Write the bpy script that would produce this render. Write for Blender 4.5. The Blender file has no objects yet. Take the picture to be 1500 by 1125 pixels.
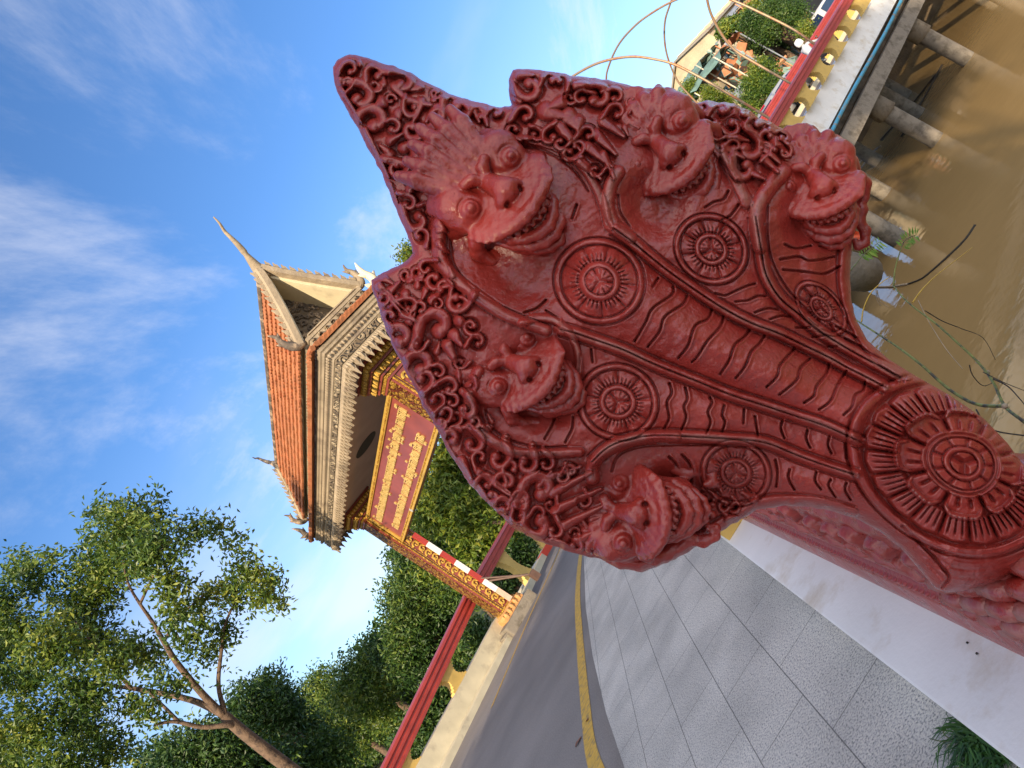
import bpy, bmesh, math, random
import numpy as np
from mathutils import Vector, Matrix
random.seed(7); rng = np.random.default_rng(7)
SC = bpy.context.scene
COL = SC.collection
R_ = math.radians
# ------------------------------------------------------------ camera (a tilted phone held at chest height)
FPX = 1041.67; EYE = 1.42
CR, SR = math.cos(R_(32.1)), math.sin(R_(32.1))
PIT = math.atan(97/FPX)
Fv = np.array([0, math.cos(PIT), math.sin(PIT)]); Uv = np.array([0, -math.sin(PIT), math.cos(PIT)]); Rv = np.array([1., 0, 0])
C0 = np.array([0, 0, EYE])
XI = Rv*SR - Uv*CR            # photo's x axis in the world
YI = Rv*CR + Uv*SR            # photo's up axis in the world
def ray(x, y):
    x = np.asarray(x, float); y = np.asarray(y, float)
    return Fv*FPX + XI*(x-750)[..., None] - YI*(y-562.5)[..., None] if x.ndim else Fv*FPX + XI*(x-750) - YI*(y-562.5)
def at_d(x, y, d): return C0 + ray(x, y)*(d/FPX)
def at_z(x, y, z):
    r = ray(x, y); return C0 + r*((z-EYE)/r[2])
def at_p(x, y, p0, n):
    r = ray(x, y); return C0 + r*(np.dot(np.array(p0)-C0, n)/np.dot(r, n))
def proj(P):
    d = np.array(P)-C0; k = FPX/np.dot(d, Fv)
    return 750+np.dot(d, XI)*k, 562.5-np.dot(d, YI)*k
cam_d = bpy.data.cameras.new('camera'); cam = bpy.data.objects.new('camera', cam_d); COL.objects.link(cam)
cam_d.lens = 25.0; cam_d.sensor_width = 36.0; cam_d.clip_start = .05; cam_d.clip_end = 3000
M = Matrix.Identity(4)
for i, ax in enumerate((XI, YI, -Fv)):
    for j in range(3): M[j][i] = ax[j]
M.translation = Vector(C0); cam.matrix_world = M
SC.camera = cam
SC.view_settings.view_transform = 'Standard'; SC.view_settings.look = 'None'
SC.view_settings.exposure = 1.2; SC.view_settings.gamma = 1.0

# ------------------------------------------------------------ objects
def tag(o, label=None, cat=None, group=None, kind=None):
    if label: o['label'] = label
    if cat: o['category'] = cat
    if group: o['group'] = group
    if kind: o['kind'] = kind
    return o
def empty(name, loc, label=None, cat=None, group=None):
    o = bpy.data.objects.new(name, None); COL.objects.link(o); o.location = Vector(loc); o.empty_display_size = .2
    o['_l'] = 0; del o['_l']
    return tag(o, label, cat, group)
def adopt(o, parent):
    if parent is not None:
        base = Vector(parent.location)
        if parent.parent is None: o.parent = parent; o.matrix_parent_inverse = Matrix.Translation(-base)
        else: o.parent = parent
    return o
def mesh_np(name, V, faces, mats, parent=None, smooth=True, mi=None):
    """V (n,3); faces: array (m,k) or a list of such arrays / of tuples"""
    me = bpy.data.meshes.new(name)
    V = np.ascontiguousarray(V, dtype=np.float32)
    if isinstance(faces, np.ndarray): fl = [faces]
    elif len(faces) and isinstance(faces[0], np.ndarray): fl = faces
    else:
        me.from_pydata([tuple(v) for v in V.tolist()], [], [tuple(f) for f in faces]); fl = None
    if fl is not None:
        me.vertices.add(len(V)); me.vertices.foreach_set('co', V.ravel())
        tot = sum(a.size for a in fl); nf = sum(len(a) for a in fl)
        me.loops.add(tot); me.polygons.add(nf)
        me.loops.foreach_set('vertex_index', np.concatenate([a.ravel() for a in fl]).astype(np.int32))
        st = []; s = 0
        for a in fl:
            st.append(np.arange(len(a))*a.shape[1]+s); s += a.size
        me.polygons.foreach_set('loop_start', np.concatenate(st).astype(np.int32))
    if not isinstance(mats, (list, tuple)): mats = [mats]
    for m in mats: me.materials.append(m)
    if mi is not None: me.polygons.foreach_set('material_index', np.asarray(mi, dtype=np.int32))
    me.polygons.foreach_set('use_smooth', np.full(len(me.polygons), bool(smooth)))
    me.update(calc_edges=True); me.validate()
    o = bpy.data.objects.new(name, me); COL.objects.link(o)
    return adopt(o, parent)
class MB:
    def __init__(s): s.v = []; s.f = []; s.m = []; s.mi = 0
    def add(s, vs, fs):
        n = len(s.v); s.v += [tuple(map(float, v)) for v in vs]
        for f in fs: s.f.append(tuple(n+i for i in f)); s.m.append(s.mi)
        return s
    def box(s, c, size, ax=None):
        ax = ax or ((1,0,0),(0,1,0),(0,0,1)); A = [np.array(a, float) for a in ax]; c = np.array(c, float)
        vs = [c + A[0]*size[0]/2*i + A[1]*size[1]/2*j + A[2]*size[2]/2*k for i in (-1,1) for j in (-1,1) for k in (-1,1)]
        return s.add(vs, [(0,1,3,2),(4,6,7,5),(0,4,5,1),(2,3,7,6),(0,2,6,4),(1,5,7,3)])
    def tube(s, pts, rad, n=8, cap=True, flat=None):
        pts = [np.array(p, float) for p in pts]; m = len(pts)
        if not hasattr(rad, '__len__'): rad = [rad]*m
        up = None; vs = []
        for i, p in enumerate(pts):
            t = pts[min(i+1, m-1)]-pts[max(i-1, 0)]; t /= (np.linalg.norm(t)+1e-9)
            if up is None:
                up = np.array([0,0,1.]) if abs(t[2]) < .9 else np.array([1.,0,0])
                if flat is not None: up = np.array(flat, float)
            a = up - t*np.dot(up, t); a /= (np.linalg.norm(a)+1e-9); up = a; b = np.cross(t, a)
            for k in range(n):
                th = 2*math.pi*k/n; vs.append(p + (a*math.cos(th) + b*math.sin(th))*rad[i])
        fs = [(i*n+k, i*n+(k+1) % n, (i+1)*n+(k+1) % n, (i+1)*n+k) for i in range(m-1) for k in range(n)]
        if cap: fs += [tuple(range(n))[::-1], tuple((m-1)*n+k for k in range(n))]
        return s.add(vs, fs)
    def prism(s, poly, ext, o, ax, ay, az):
        """poly 2D in (ax, ay), extruded along az from ext[0] to ext[1]"""
        o = np.array(o, float); ax, ay, az = [np.array(a, float) for a in (ax, ay, az)]; n = len(poly)
        vs = [o+ax*p[0]+ay*p[1]+az*e for e in ext for p in poly]
        return s.add(vs, [tuple(range(n))[::-1], tuple(range(n, 2*n))]+[(i, (i+1) % n, n+(i+1) % n, n+i) for i in range(n)])
    def lathe(s, prof, o, n=16, ax=(1,0,0), ay=(0,1,0), az=(0,0,1)):
        o = np.array(o, float); ax, ay, az = [np.array(a, float) for a in (ax, ay, az)]; m = len(prof)
        vs = [o+az*z+(ax*math.cos(2*math.pi*k/n)+ay*math.sin(2*math.pi*k/n))*r for r, z in prof for k in range(n)]
        fs = [(i*n+k, i*n+(k+1) % n, (i+1)*n+(k+1) % n, (i+1)*n+k) for i in range(m-1) for k in range(n)]
        return s.add(vs, fs+[tuple(range(n))[::-1], tuple((m-1)*n+k for k in range(n))])
    def sweep(s, prof, path, up=(0,0,1), closed=True, cap=True):
        """prof 2D (side, up) swept along a path; side is to the right of travel"""
        path = [np.array(p, float) for p in path]; up = np.array(up, float); n = len(prof); m = len(path); vs = []
        for i, p in enumerate(path):
            t = path[min(i+1, m-1)]-path[max(i-1, 0)]; t = t/np.linalg.norm(t)
            r = np.cross(t, up); r /= np.linalg.norm(r)
            for a, b in prof: vs.append(p+r*a+up*b)
        kk = n if closed else n-1
        fs = [(i*n+k, i*n+(k+1) % n, (i+1)*n+(k+1) % n, (i+1)*n+k) for i in range(m-1) for k in range(kk)]
        if cap and closed: fs += [tuple(range(n))[::-1], tuple((m-1)*n+k for k in range(n))]
        return s.add(vs, fs)
    def build(s, name, mats, parent=None, smooth=False, bevel=0):
        me = bpy.data.meshes.new(name); me.from_pydata(s.v, [], s.f)
        if not isinstance(mats, (list, tuple)): mats = [mats]
        for m in mats: me.materials.append(m)
        for p, i in zip(me.polygons, s.m): p.material_index = i
        bm = bmesh.new(); bm.from_mesh(me); bmesh.ops.recalc_face_normals(bm, faces=bm.faces)
        if bevel:
            es = [e for e in bm.edges if len(e.link_faces) == 2 and e.calc_face_angle(0) > .6]
            bmesh.ops.bevel(bm, geom=es, offset=bevel, segments=2, affect='EDGES', profile=.7)
        bm.to_mesh(me); bm.free()
        for p in me.polygons: p.use_smooth = smooth
        o = bpy.data.objects.new(name, me); COL.objects.link(o)
        return adopt(o, parent)
def copy_tree(o, parent=None):
    c = o.copy(); COL.objects.link(c)
    if parent is not None: c.parent = parent
    for ch in list(o.children): copy_tree(ch, c)
    return c
def smooth_path(pts, k=6):
    P = np.array(pts, float); n = len(P); out = []
    for i in range(n-1):
        p0, p1, p2, p3 = P[max(i-1, 0)], P[i], P[i+1], P[min(i+2, n-1)]
        for j in range(k):
            t = j/k
            out.append(.5*((2*p1)+(-p0+p2)*t+(2*p0-5*p1+4*p2-p3)*t*t+(-p0+3*p1-3*p2+p3)*t**3))
    out.append(P[-1]); return np.array(out)

# ------------------------------------------------------------ materials
def nodes_of(name):
    m = bpy.data.materials.new(name); m.use_nodes = True; nt = m.node_tree
    return m, nt, nt.nodes['Principled BSDF']
def mat(name, col, rough=.6, var=.15, vscale=4, bump=.3, bscale=40, bdist=.01, metal=0, spec=.5, col2=None, c2scale=2, c2pos=(.5,.6), coat=0, coord='Object', detail=6):
    m, nt, b = nodes_of(name); N = nt.nodes; L = nt.links
    tc = N.new('ShaderNodeTexCoord'); src = tc.outputs[coord]
    n1 = N.new('ShaderNodeTexNoise'); n1.inputs['Scale'].default_value = vscale; n1.inputs['Detail'].default_value = 5; L.new(src, n1.inputs['Vector'])
    mr = N.new('ShaderNodeMapRange'); mr.inputs['To Min'].default_value = 1-var; mr.inputs['To Max'].default_value = 1+var; mr.inputs['From Min'].default_value = .3; mr.inputs['From Max'].default_value = .7
    L.new(n1.outputs['Fac'], mr.inputs['Value'])
    mx = N.new('ShaderNodeMix'); mx.data_type = 'RGBA'; mx.blend_type = 'MULTIPLY'; mx.inputs['Factor'].default_value = 1
    mx.inputs['A'].default_value = (*col, 1)
    if col2:
        n2 = N.new('ShaderNodeTexNoise'); n2.inputs['Scale'].default_value = c2scale; n2.inputs['Detail'].default_value = 8; n2.inputs['Roughness'].default_value = .65; L.new(src, n2.inputs['Vector'])
        m2 = N.new('ShaderNodeMapRange'); m2.inputs['From Min'].default_value = c2pos[0]; m2.inputs['From Max'].default_value = c2pos[1]; L.new(n2.outputs['Fac'], m2.inputs['Value'])
        mc = N.new('ShaderNodeMix'); mc.data_type = 'RGBA'; mc.inputs['A'].default_value = (*col, 1); mc.inputs['B'].default_value = (*col2, 1)
        L.new(m2.outputs['Result'], mc.inputs['Factor']); L.new(mc.outputs['Result'], mx.inputs['A'])
    L.new(mr.outputs['Result'], mx.inputs['B']); L.new(mx.outputs['Result'], b.inputs['Base Color'])
    b.inputs['Roughness'].default_value = rough; b.inputs['Metallic'].default_value = metal; b.inputs['Specular IOR Level'].default_value = spec
    if coat: b.inputs['Coat Weight'].default_value = coat; b.inputs['Coat Roughness'].default_value = .15
    if bump:
        n3 = N.new('ShaderNodeTexNoise'); n3.inputs['Scale'].default_value = bscale; n3.inputs['Detail'].default_value = detail; L.new(src, n3.inputs['Vector'])
        bp = N.new('ShaderNodeBump'); bp.inputs['Strength'].default_value = bump; bp.inputs['Distance'].default_value = bdist
        L.new(n3.outputs['Fac'], bp.inputs['Height']); L.new(bp.outputs['Normal'], b.inputs['Normal'])
    return m
def leafmat(name, cols, rough=.5, trans=.25, scale=1.5):
    """green that varies from leaf to leaf (per-face attribute-free: by position noise) and lets some light through"""
    m, nt, b = nodes_of(name); N = nt.nodes; L = nt.links
    tc = N.new('ShaderNodeTexCoord'); g = N.new('ShaderNodeNewGeometry')
    cr = N.new('ShaderNodeValToRGB'); e = cr.color_ramp.elements
    while len(e) < len(cols): e.new(.5)
    for i, c in enumerate(cols): e[i].position = i/(len(cols)-1); e[i].color = (*c, 1)
    nz = N.new('ShaderNodeTexNoise'); nz.inputs['Scale'].default_value = scale; nz.inputs['Detail'].default_value = 2; L.new(tc.outputs['Object'], nz.inputs['Vector'])
    ad = N.new('ShaderNodeMath'); ad.operation = 'MULTIPLY_ADD'; ad.inputs[1].default_value = .55
    L.new(g.outputs['Random Per Island'], ad.inputs[0])
    sc = N.new('ShaderNodeMapRange'); sc.inputs['From Min'].default_value = .3; sc.inputs['From Max'].default_value = .7; sc.inputs['To Min'].default_value = 0; sc.inputs['To Max'].default_value = .45
    L.new(nz.outputs['Fac'], sc.inputs['Value']); L.new(sc.outputs['Result'], ad.inputs[2]); L.new(ad.outputs['Value'], cr.inputs['Fac'])
    L.new(cr.outputs['Color'], b.inputs['Base Color']); b.inputs['Roughness'].default_value = rough
    tr = N.new('ShaderNodeBsdfTranslucent'); L.new(cr.outputs['Color'], tr.inputs['Color'])
    ms = N.new('ShaderNodeMixShader'); ms.inputs['Fac'].default_value = trans
    out = N['Material Output']; L.new(b.outputs['BSDF'], ms.inputs[1]); L.new(tr.outputs['BSDF'], ms.inputs[2]); L.new(ms.outputs['Shader'], out.inputs['Surface'])
    return m
# ------------------------------------------------------------ sky, clouds and sun
SUN_AZ, SUN_EL = R_(-160), R_(13)
sdir = Vector((math.sin(SUN_AZ)*math.cos(SUN_EL), math.cos(SUN_AZ)*math.cos(SUN_EL), math.sin(SUN_EL)))
w = bpy.data.worlds.new('World'); SC.world = w; w.use_nodes = True; nt = w.node_tree; N = nt.nodes; L = nt.links
bg = N['Background']; bg.inputs['Strength'].default_value = .115
sky = N.new('ShaderNodeTexSky'); sky.sky_type = 'NISHITA'; sky.sun_disc = False; sky.sun_elevation = R_(30); sky.sun_rotation = SUN_AZ
sky.sun_elevation = SUN_EL
sky.air_density = 1.0; sky.dust_density = .05; sky.ozone_density = 3.5; sky.altitude = 0
tc = N.new('ShaderNodeTexCoord')
sep = N.new('ShaderNodeSeparateXYZ'); L.new(tc.outputs['Generated'], sep.inputs['Vector'])
# cloud sheet: the view direction projected on a flat layer overhead
zz = N.new('ShaderNodeMath'); zz.operation = 'MAXIMUM'; zz.inputs[1].default_value = .03; L.new(sep.outputs['Z'], zz.inputs[0])
za = N.new('ShaderNodeMath'); za.operation = 'ADD'; za.inputs[1].default_value = .12; L.new(zz.outputs[0], za.inputs[0])
dv = N.new('ShaderNodeVectorMath'); dv.operation = 'DIVIDE'; L.new(tc.outputs['Generated'], dv.inputs[0])
cz = N.new('ShaderNodeCombineXYZ')
for k in 'XYZ': L.new(za.outputs[0], cz.inputs[k])
L.new(cz.outputs['Vector'], dv.inputs[1])
mp = N.new('ShaderNodeMapping'); mp.inputs['Rotation'].default_value = (0, 0, R_(-20)); mp.inputs['Scale'].default_value = (.75, .36, 0); mp.inputs['Location'].default_value = (2.3, .4, 0); L.new(dv.outputs['Vector'], mp.inputs['Vector'])
c1 = N.new('ShaderNodeTexNoise'); c1.inputs['Scale'].default_value = 1.6; c1.inputs['Detail'].default_value = 9; c1.inputs['Roughness'].default_value = .66; c1.inputs['Distortion'].default_value = .35; L.new(mp.outputs['Vector'], c1.inputs['Vector'])
r1 = N.new('ShaderNodeMapRange'); r1.interpolation_type = 'SMOOTHSTEP'; r1.inputs['From Min'].default_value = .46; r1.inputs['From Max'].default_value = .72; r1.inputs['To Max'].default_value = .58; L.new(c1.outputs['Fac'], r1.inputs['Value'])
# low puffs near the horizon
mp2 = N.new('ShaderNodeMapping'); mp2.inputs['Scale'].default_value = (2.2, 2.2, 5.5); mp2.inputs['Location'].default_value = (.7, .2, .3); L.new(tc.outputs['Generated'], mp2.inputs['Vector'])
c2 = N.new('ShaderNodeTexNoise'); c2.inputs['Scale'].default_value = 1.5; c2.inputs['Detail'].default_value = 8; L.new(mp2.outputs['Vector'], c2.inputs['Vector'])
r2 = N.new('ShaderNodeMapRange'); r2.interpolation_type = 'SMOOTHSTEP'; r2.inputs['From Min'].default_value = .5; r2.inputs['From Max'].default_value = .68; r2.inputs['To Min'].default_value = .26; r2.inputs['To Max'].default_value = .62; L.new(c2.outputs['Fac'], r2.inputs['Value'])
hz = N.new('ShaderNodeMapRange'); hz.interpolation_type = 'SMOOTHSTEP'; hz.inputs['From Min'].default_value = .5; hz.inputs['From Max'].default_value = .1; hz.inputs['To Min'].default_value = .0; hz.inputs['To Max'].default_value = 1; L.new(sep.outputs['Z'], hz.inputs['Value'])
m2 = N.new('ShaderNodeMath'); m2.operation = 'MULTIPLY'; L.new(r2.outputs['Result'], m2.inputs[0]); L.new(hz.outputs['Result'], m2.inputs[1])
mxx = N.new('ShaderNodeMath'); mxx.operation = 'MAXIMUM'; L.new(r1.outputs['Result'], mxx.inputs[0]); L.new(m2.outputs[0], mxx.inputs[1])
# bright cloud bank added behind the viewpoint, out of view, to light the serpent
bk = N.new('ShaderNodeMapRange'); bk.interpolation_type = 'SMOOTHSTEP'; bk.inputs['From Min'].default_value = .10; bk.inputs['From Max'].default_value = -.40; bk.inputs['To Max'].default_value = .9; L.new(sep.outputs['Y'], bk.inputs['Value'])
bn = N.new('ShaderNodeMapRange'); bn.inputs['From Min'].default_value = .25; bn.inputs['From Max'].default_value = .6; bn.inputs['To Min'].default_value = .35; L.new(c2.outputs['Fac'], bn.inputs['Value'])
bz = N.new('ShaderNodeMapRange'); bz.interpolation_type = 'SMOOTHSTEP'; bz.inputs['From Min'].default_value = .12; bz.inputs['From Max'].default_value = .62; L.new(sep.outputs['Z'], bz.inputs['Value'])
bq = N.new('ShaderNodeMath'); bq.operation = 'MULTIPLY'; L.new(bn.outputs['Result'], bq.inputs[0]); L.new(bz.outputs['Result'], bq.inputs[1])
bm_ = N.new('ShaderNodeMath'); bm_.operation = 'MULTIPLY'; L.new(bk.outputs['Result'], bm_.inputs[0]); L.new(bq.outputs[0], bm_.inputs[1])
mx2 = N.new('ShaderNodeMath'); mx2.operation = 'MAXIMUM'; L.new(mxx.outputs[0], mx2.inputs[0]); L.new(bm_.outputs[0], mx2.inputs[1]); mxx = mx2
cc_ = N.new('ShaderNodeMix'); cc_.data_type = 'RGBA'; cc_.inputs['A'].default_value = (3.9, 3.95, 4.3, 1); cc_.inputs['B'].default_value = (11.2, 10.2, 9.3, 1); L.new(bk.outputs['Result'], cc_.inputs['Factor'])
# overall tint of the air
tint = N.new('ShaderNodeMix'); tint.data_type = 'RGBA'; tint.blend_type = 'MULTIPLY'; tint.inputs['Factor'].default_value = 1; tint.inputs['B'].default_value = (.76, .92, 1.10, 1); L.new(sky.outputs['Color'], tint.inputs['A'])
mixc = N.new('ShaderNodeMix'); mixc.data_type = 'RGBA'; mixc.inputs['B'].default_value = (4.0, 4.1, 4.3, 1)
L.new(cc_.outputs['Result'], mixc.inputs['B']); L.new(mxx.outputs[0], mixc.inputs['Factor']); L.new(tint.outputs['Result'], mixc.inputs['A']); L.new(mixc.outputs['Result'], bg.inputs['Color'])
sd = bpy.data.lights.new('sun', 'SUN'); sd.energy = 3.4; sd.angle = R_(.6); sd.color = (1, .80, .55)
so = bpy.data.objects.new('sun', sd); COL.objects.link(so); so.rotation_euler = sdir.to_track_quat('Z', 'Y').to_euler(); so.location = (0, 0, 30)
# ------------------------------------------------------------ the five-headed serpent: relief carved on a height field
def red_paint():
    m, nt, b = nodes_of('red_enamel_paint'); N = nt.nodes; L = nt.links
    tc = N.new('ShaderNodeTexCoord')
    n1 = N.new('ShaderNodeTexNoise'); n1.inputs['Scale'].default_value = 7; n1.inputs['Detail'].default_value = 6; L.new(tc.outputs['Object'], n1.inputs['Vector'])
    cr = N.new('ShaderNodeValToRGB'); e = cr.color_ramp.elements; e[0].position = .3; e[0].color = (.250, .024, .018, 1); e[1].position = .72; e[1].color = (.345, .036, .027, 1)
    L.new(n1.outputs['Fac'], cr.inputs['Fac'])
    # pale dust caught on the ridges
    g = N.new('ShaderNodeNewGeometry')
    n2 = N.new('ShaderNodeTexNoise'); n2.inputs['Scale'].default_value = 14; n2.inputs['Detail'].default_value = 8; n2.inputs['Roughness'].default_value = .7; L.new(tc.outputs['Object'], n2.inputs['Vector'])
    pm = N.new('ShaderNodeMapRange'); pm.inputs['From Min'].default_value = .52; pm.inputs['From Max'].default_value = .62; L.new(g.outputs['Pointiness'], pm.inputs['Value'])
    dm = N.new('ShaderNodeMapRange'); dm.inputs['From Min'].default_value = .42; dm.inputs['From Max'].default_value = .6; dm.inputs['To Max'].default_value = .62; L.new(n2.outputs['Fac'], dm.inputs['Value'])
    mu = N.new('ShaderNodeMath'); mu.operation = 'MULTIPLY'; da = N.new('ShaderNodeAttribute'); da.attribute_name = 'dust'; dx_ = N.new('ShaderNodeMath'); dx_.operation = 'MAXIMUM'; L.new(pm.outputs['Result'], dx_.inputs[0]); L.new(da.outputs['Fac'], dx_.inputs[1]); L.new(dx_.outputs[0], mu.inputs[0]); L.new(dm.outputs['Result'], mu.inputs[1])
    mx = N.new('ShaderNodeMix'); mx.data_type = 'RGBA'; mx.inputs['B'].default_value = (.34, .19, .16, 1); L.new(mu.outputs[0], mx.inputs['Factor']); L.new(cr.outputs['Color'], mx.inputs['A'])
    # darker red in the cuts: crease shade put into the colour
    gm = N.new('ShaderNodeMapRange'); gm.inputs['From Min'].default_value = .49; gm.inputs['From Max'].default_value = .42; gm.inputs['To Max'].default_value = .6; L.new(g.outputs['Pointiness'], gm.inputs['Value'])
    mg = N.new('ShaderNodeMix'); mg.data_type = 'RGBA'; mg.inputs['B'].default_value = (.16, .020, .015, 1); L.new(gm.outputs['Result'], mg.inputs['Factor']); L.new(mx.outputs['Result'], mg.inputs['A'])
    # specks of bare plaster and grit
    n3 = N.new('ShaderNodeTexVoronoi'); n3.inputs['Scale'].default_value = 55; L.new(tc.outputs['Object'], n3.inputs['Vector'])
    sp = N.new('ShaderNodeMapRange'); sp.inputs['From Min'].default_value = .07; sp.inputs['From Max'].default_value = .045; L.new(n3.outputs['Distance'], sp.inputs['Value'])
    n5 = N.new('ShaderNodeTexNoise'); n5.inputs['Scale'].default_value = 5; L.new(tc.outputs['Object'], n5.inputs['Vector'])
    s5 = N.new('ShaderNodeMapRange'); s5.inputs['From Min'].default_value = .56; s5.inputs['From Max'].default_value = .6; L.new(n5.outputs['Fac'], s5.inputs['Value'])
    sm = N.new('ShaderNodeMath'); sm.operation = 'MULTIPLY'; L.new(sp.outputs['Result'], sm.inputs[0]); L.new(s5.outputs['Result'], sm.inputs[1])
    ms = N.new('ShaderNodeMix'); ms.data_type = 'RGBA'; ms.inputs['B'].default_value = (.45, .33, .30, 1); L.new(sm.outputs[0], ms.inputs['Factor']); L.new(mg.outputs['Result'], ms.inputs['A'])
    L.new(ms.outputs['Result'], b.inputs['Base Color'])
    rr = N.new('ShaderNodeMapRange'); rr.inputs['From Min'].default_value = .35; rr.inputs['From Max'].default_value = .65; rr.inputs['To Min'].default_value = .22; rr.inputs['To Max'].default_value = .42; L.new(n2.outputs['Fac'], rr.inputs['Value'])
    L.new(rr.outputs['Result'], b.inputs['Roughness']); b.inputs['Specular IOR Level'].default_value = .6
    # thick brushed enamel: broad lumps, brush drag, blisters
    na = N.new('ShaderNodeTexNoise'); na.inputs['Scale'].default_value = 38; na.inputs['Detail'].default_value = 4; L.new(tc.outputs['Object'], na.inputs['Vector'])
    nb = N.new('ShaderNodeTexNoise'); nb.inputs['Scale'].default_value = 170; nb.inputs['Detail'].default_value = 3; L.new(tc.outputs['Object'], nb.inputs['Vector'])
    nc = N.new('ShaderNodeTexVoronoi'); nc.inputs['Scale'].default_value = 120; L.new(tc.outputs['Object'], nc.inputs['Vector'])
    vm = N.new('ShaderNodeMapRange'); vm.inputs['From Min'].default_value = .22; vm.inputs['From Max'].default_value = .08; L.new(nc.outputs['Distance'], vm.inputs['Value'])
    vs = N.new('ShaderNodeMath'); vs.operation = 'MULTIPLY'; L.new(vm.outputs['Result'], vs.inputs[0]); L.new(s5.outputs['Result'], vs.inputs[1])
    b1 = N.new('ShaderNodeBump'); b1.inputs['Strength'].default_value = .45; b1.inputs['Distance'].default_value = .007; L.new(na.outputs['Fac'], b1.inputs['Height'])
    b2 = N.new('ShaderNodeBump'); b2.inputs['Strength'].default_value = .5; b2.inputs['Distance'].default_value = .0022; L.new(nb.outputs['Fac'], b2.inputs['Height']); L.new(b1.outputs['Normal'], b2.inputs['Normal'])
    b3 = N.new('ShaderNodeBump'); b3.inputs['Strength'].default_value = .35; b3.inputs['Distance'].default_value = .0015; L.new(vs.outputs[0], b3.inputs['Height']); L.new(b2.outputs['Normal'], b3.inputs['Normal'])
    L.new(b3.outputs['Normal'], b.inputs['Normal'])
    return m
M_red = red_paint()
ST = 1.3
X0, Y0, X1, Y1 = 476., 64., 1640., 975.
nx, ny = int((X1-X0)/ST)+1, int((Y1-Y0)/ST)+1
gx = X0+np.arange(nx)*ST; gy = Y0+np.arange(ny)*ST
GX, GY = np.meshgrid(gx, gy)
def win(x0, y0, x1, y1):
    i0 = max(int((y0-Y0)/ST), 0); i1 = min(int((y1-Y0)/ST)+2, ny); j0 = max(int((x0-X0)/ST), 0); j1 = min(int((x1-X0)/ST)+2, nx)
    return (slice(i0, i1), slice(j0, j1))
def pdist(pts, X, Y):
    """distance to a polyline, and how far along it (0..1)"""
    P = np.array(pts, float); sg = np.hypot(*(P[1:]-P[:-1]).T); cum = np.concatenate([[0], np.cumsum(sg)]); T = cum[-1]+1e-9
    D = np.full(X.shape, 1e9); A = np.zeros(X.shape); S = np.ones(X.shape)
    for i in range(len(P)-1):
        a, b = P[i], P[i+1]; v = b-a; l2 = v@v+1e-9
        t = np.clip(((X-a[0])*v[0]+(Y-a[1])*v[1])/l2, 0, 1)
        d = np.hypot(X-a[0]-t*v[0], Y-a[1]-t*v[1]); m = d < D
        D = np.where(m, d, D); A = np.where(m, (cum[i]+t*sg[i])/T, A)
        S = np.where(m, np.sign((X-a[0])*v[1]-(Y-a[1])*v[0]), S)
    return D, A, S
def sstep(a, b, x): t = np.clip((x-a)/(b-a), 0, 1); return t*t*(3-2*t)
OUT = [(487,98),(497,86),(512,79),(530,82),(545,88),(562,93),(580,97),(600,106),(620,118),(640,127),(660,138),(682,145),(700,150),(722,155),(735,158),(748,154),(745,132),(746,117),(752,103),(762,100),(785,102),(810,105),(835,110),(855,112),(880,116),(900,119),(920,125),(940,127),(958,130),(975,135),(990,143),(1002,152),(1012,158),(1022,151),(1036,147),(1052,150),(1075,151),(1085,157),(1100,162),(1112,172),(1130,178),(1140,186),(1155,192),(1165,205),(1180,212),(1195,222),(1215,228),(1236,240),(1245,262),(1251,290),(1253,320),(1250,350),(1246,380),(1245,410),(1247,440),(1254,468),(1270,498),(1300,525),(1340,550),(1390,578),(1440,612),(1475,648),(1500,682),(1530,735),(1562,800),(1575,860),(1590,930),(1560,968),(1530,930),(1512,880),(1500,838),
(1470,848),(1440,858),(1410,866),(1385,868),(1370,862),(1350,838),(1320,803),(1290,779),(1255,760),(1215,747),(1180,742),(1145,741),(1110,747),(1078,765),(1045,785),(1010,808),(975,826),(940,838),(905,833),(880,819),(862,816),(830,806),(800,797),(770,784),(748,770),(725,747),(702,724),(682,702),(668,679),(655,657),(646,640),(634,618),(622,600),(610,575),(598,552),(588,530),(575,505),(566,485),(558,460),(551,440),(545,422),(543,410),(560,400),(585,388),(600,379),(606,371),(600,352),(590,330),(580,305),(570,281),(560,255),(545,228),(530,200),(514,170),(500,146),(490,125)]
OUT = np.array(OUT, float)
# roughen the outline a little, as cast and painted by hand
Dd, _, _ = pdist(np.vstack([OUT, OUT[:1]]), GX, GY)
ins = np.zeros(GX.shape, bool)
for i in range(len(OUT)):
    a, b = OUT[i], OUT[(i+1) % len(OUT)]
    c = ((a[1] > GY) != (b[1] > GY)) & (GX < (b[0]-a[0])*(GY-a[1])/(b[1]-a[1]+1e-12)+a[0]); ins ^= c
def vnoise(X, Y, s, seed):
    r = np.random.default_rng(seed); T = r.random((64, 64)); x = X/s; y = Y/s; xi = np.floor(x).astype(int); yi = np.floor(y).astype(int)
    fx = x-xi; fy = y-yi; fx = fx*fx*(3-2*fx); fy = fy*fy*(3-2*fy); g = lambda a, b: T[a % 64, b % 64]
    return (g(xi, yi)*(1-fx)+g(xi+1, yi)*fx)*(1-fy)+(g(xi, yi+1)*(1-fx)+g(xi+1, yi+1)*fx)*fy
SD = np.where(ins, Dd, -Dd) + (vnoise(GX, GY, 9, 1)-.5)*2.6*sstep(-6, 6, 12-np.abs(Dd))*(1-sstep(1200, 1300, GX))
d = np.maximum(SD, 0)
neck = sstep(1130, 1330, GX+.55*(GY-640))
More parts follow.
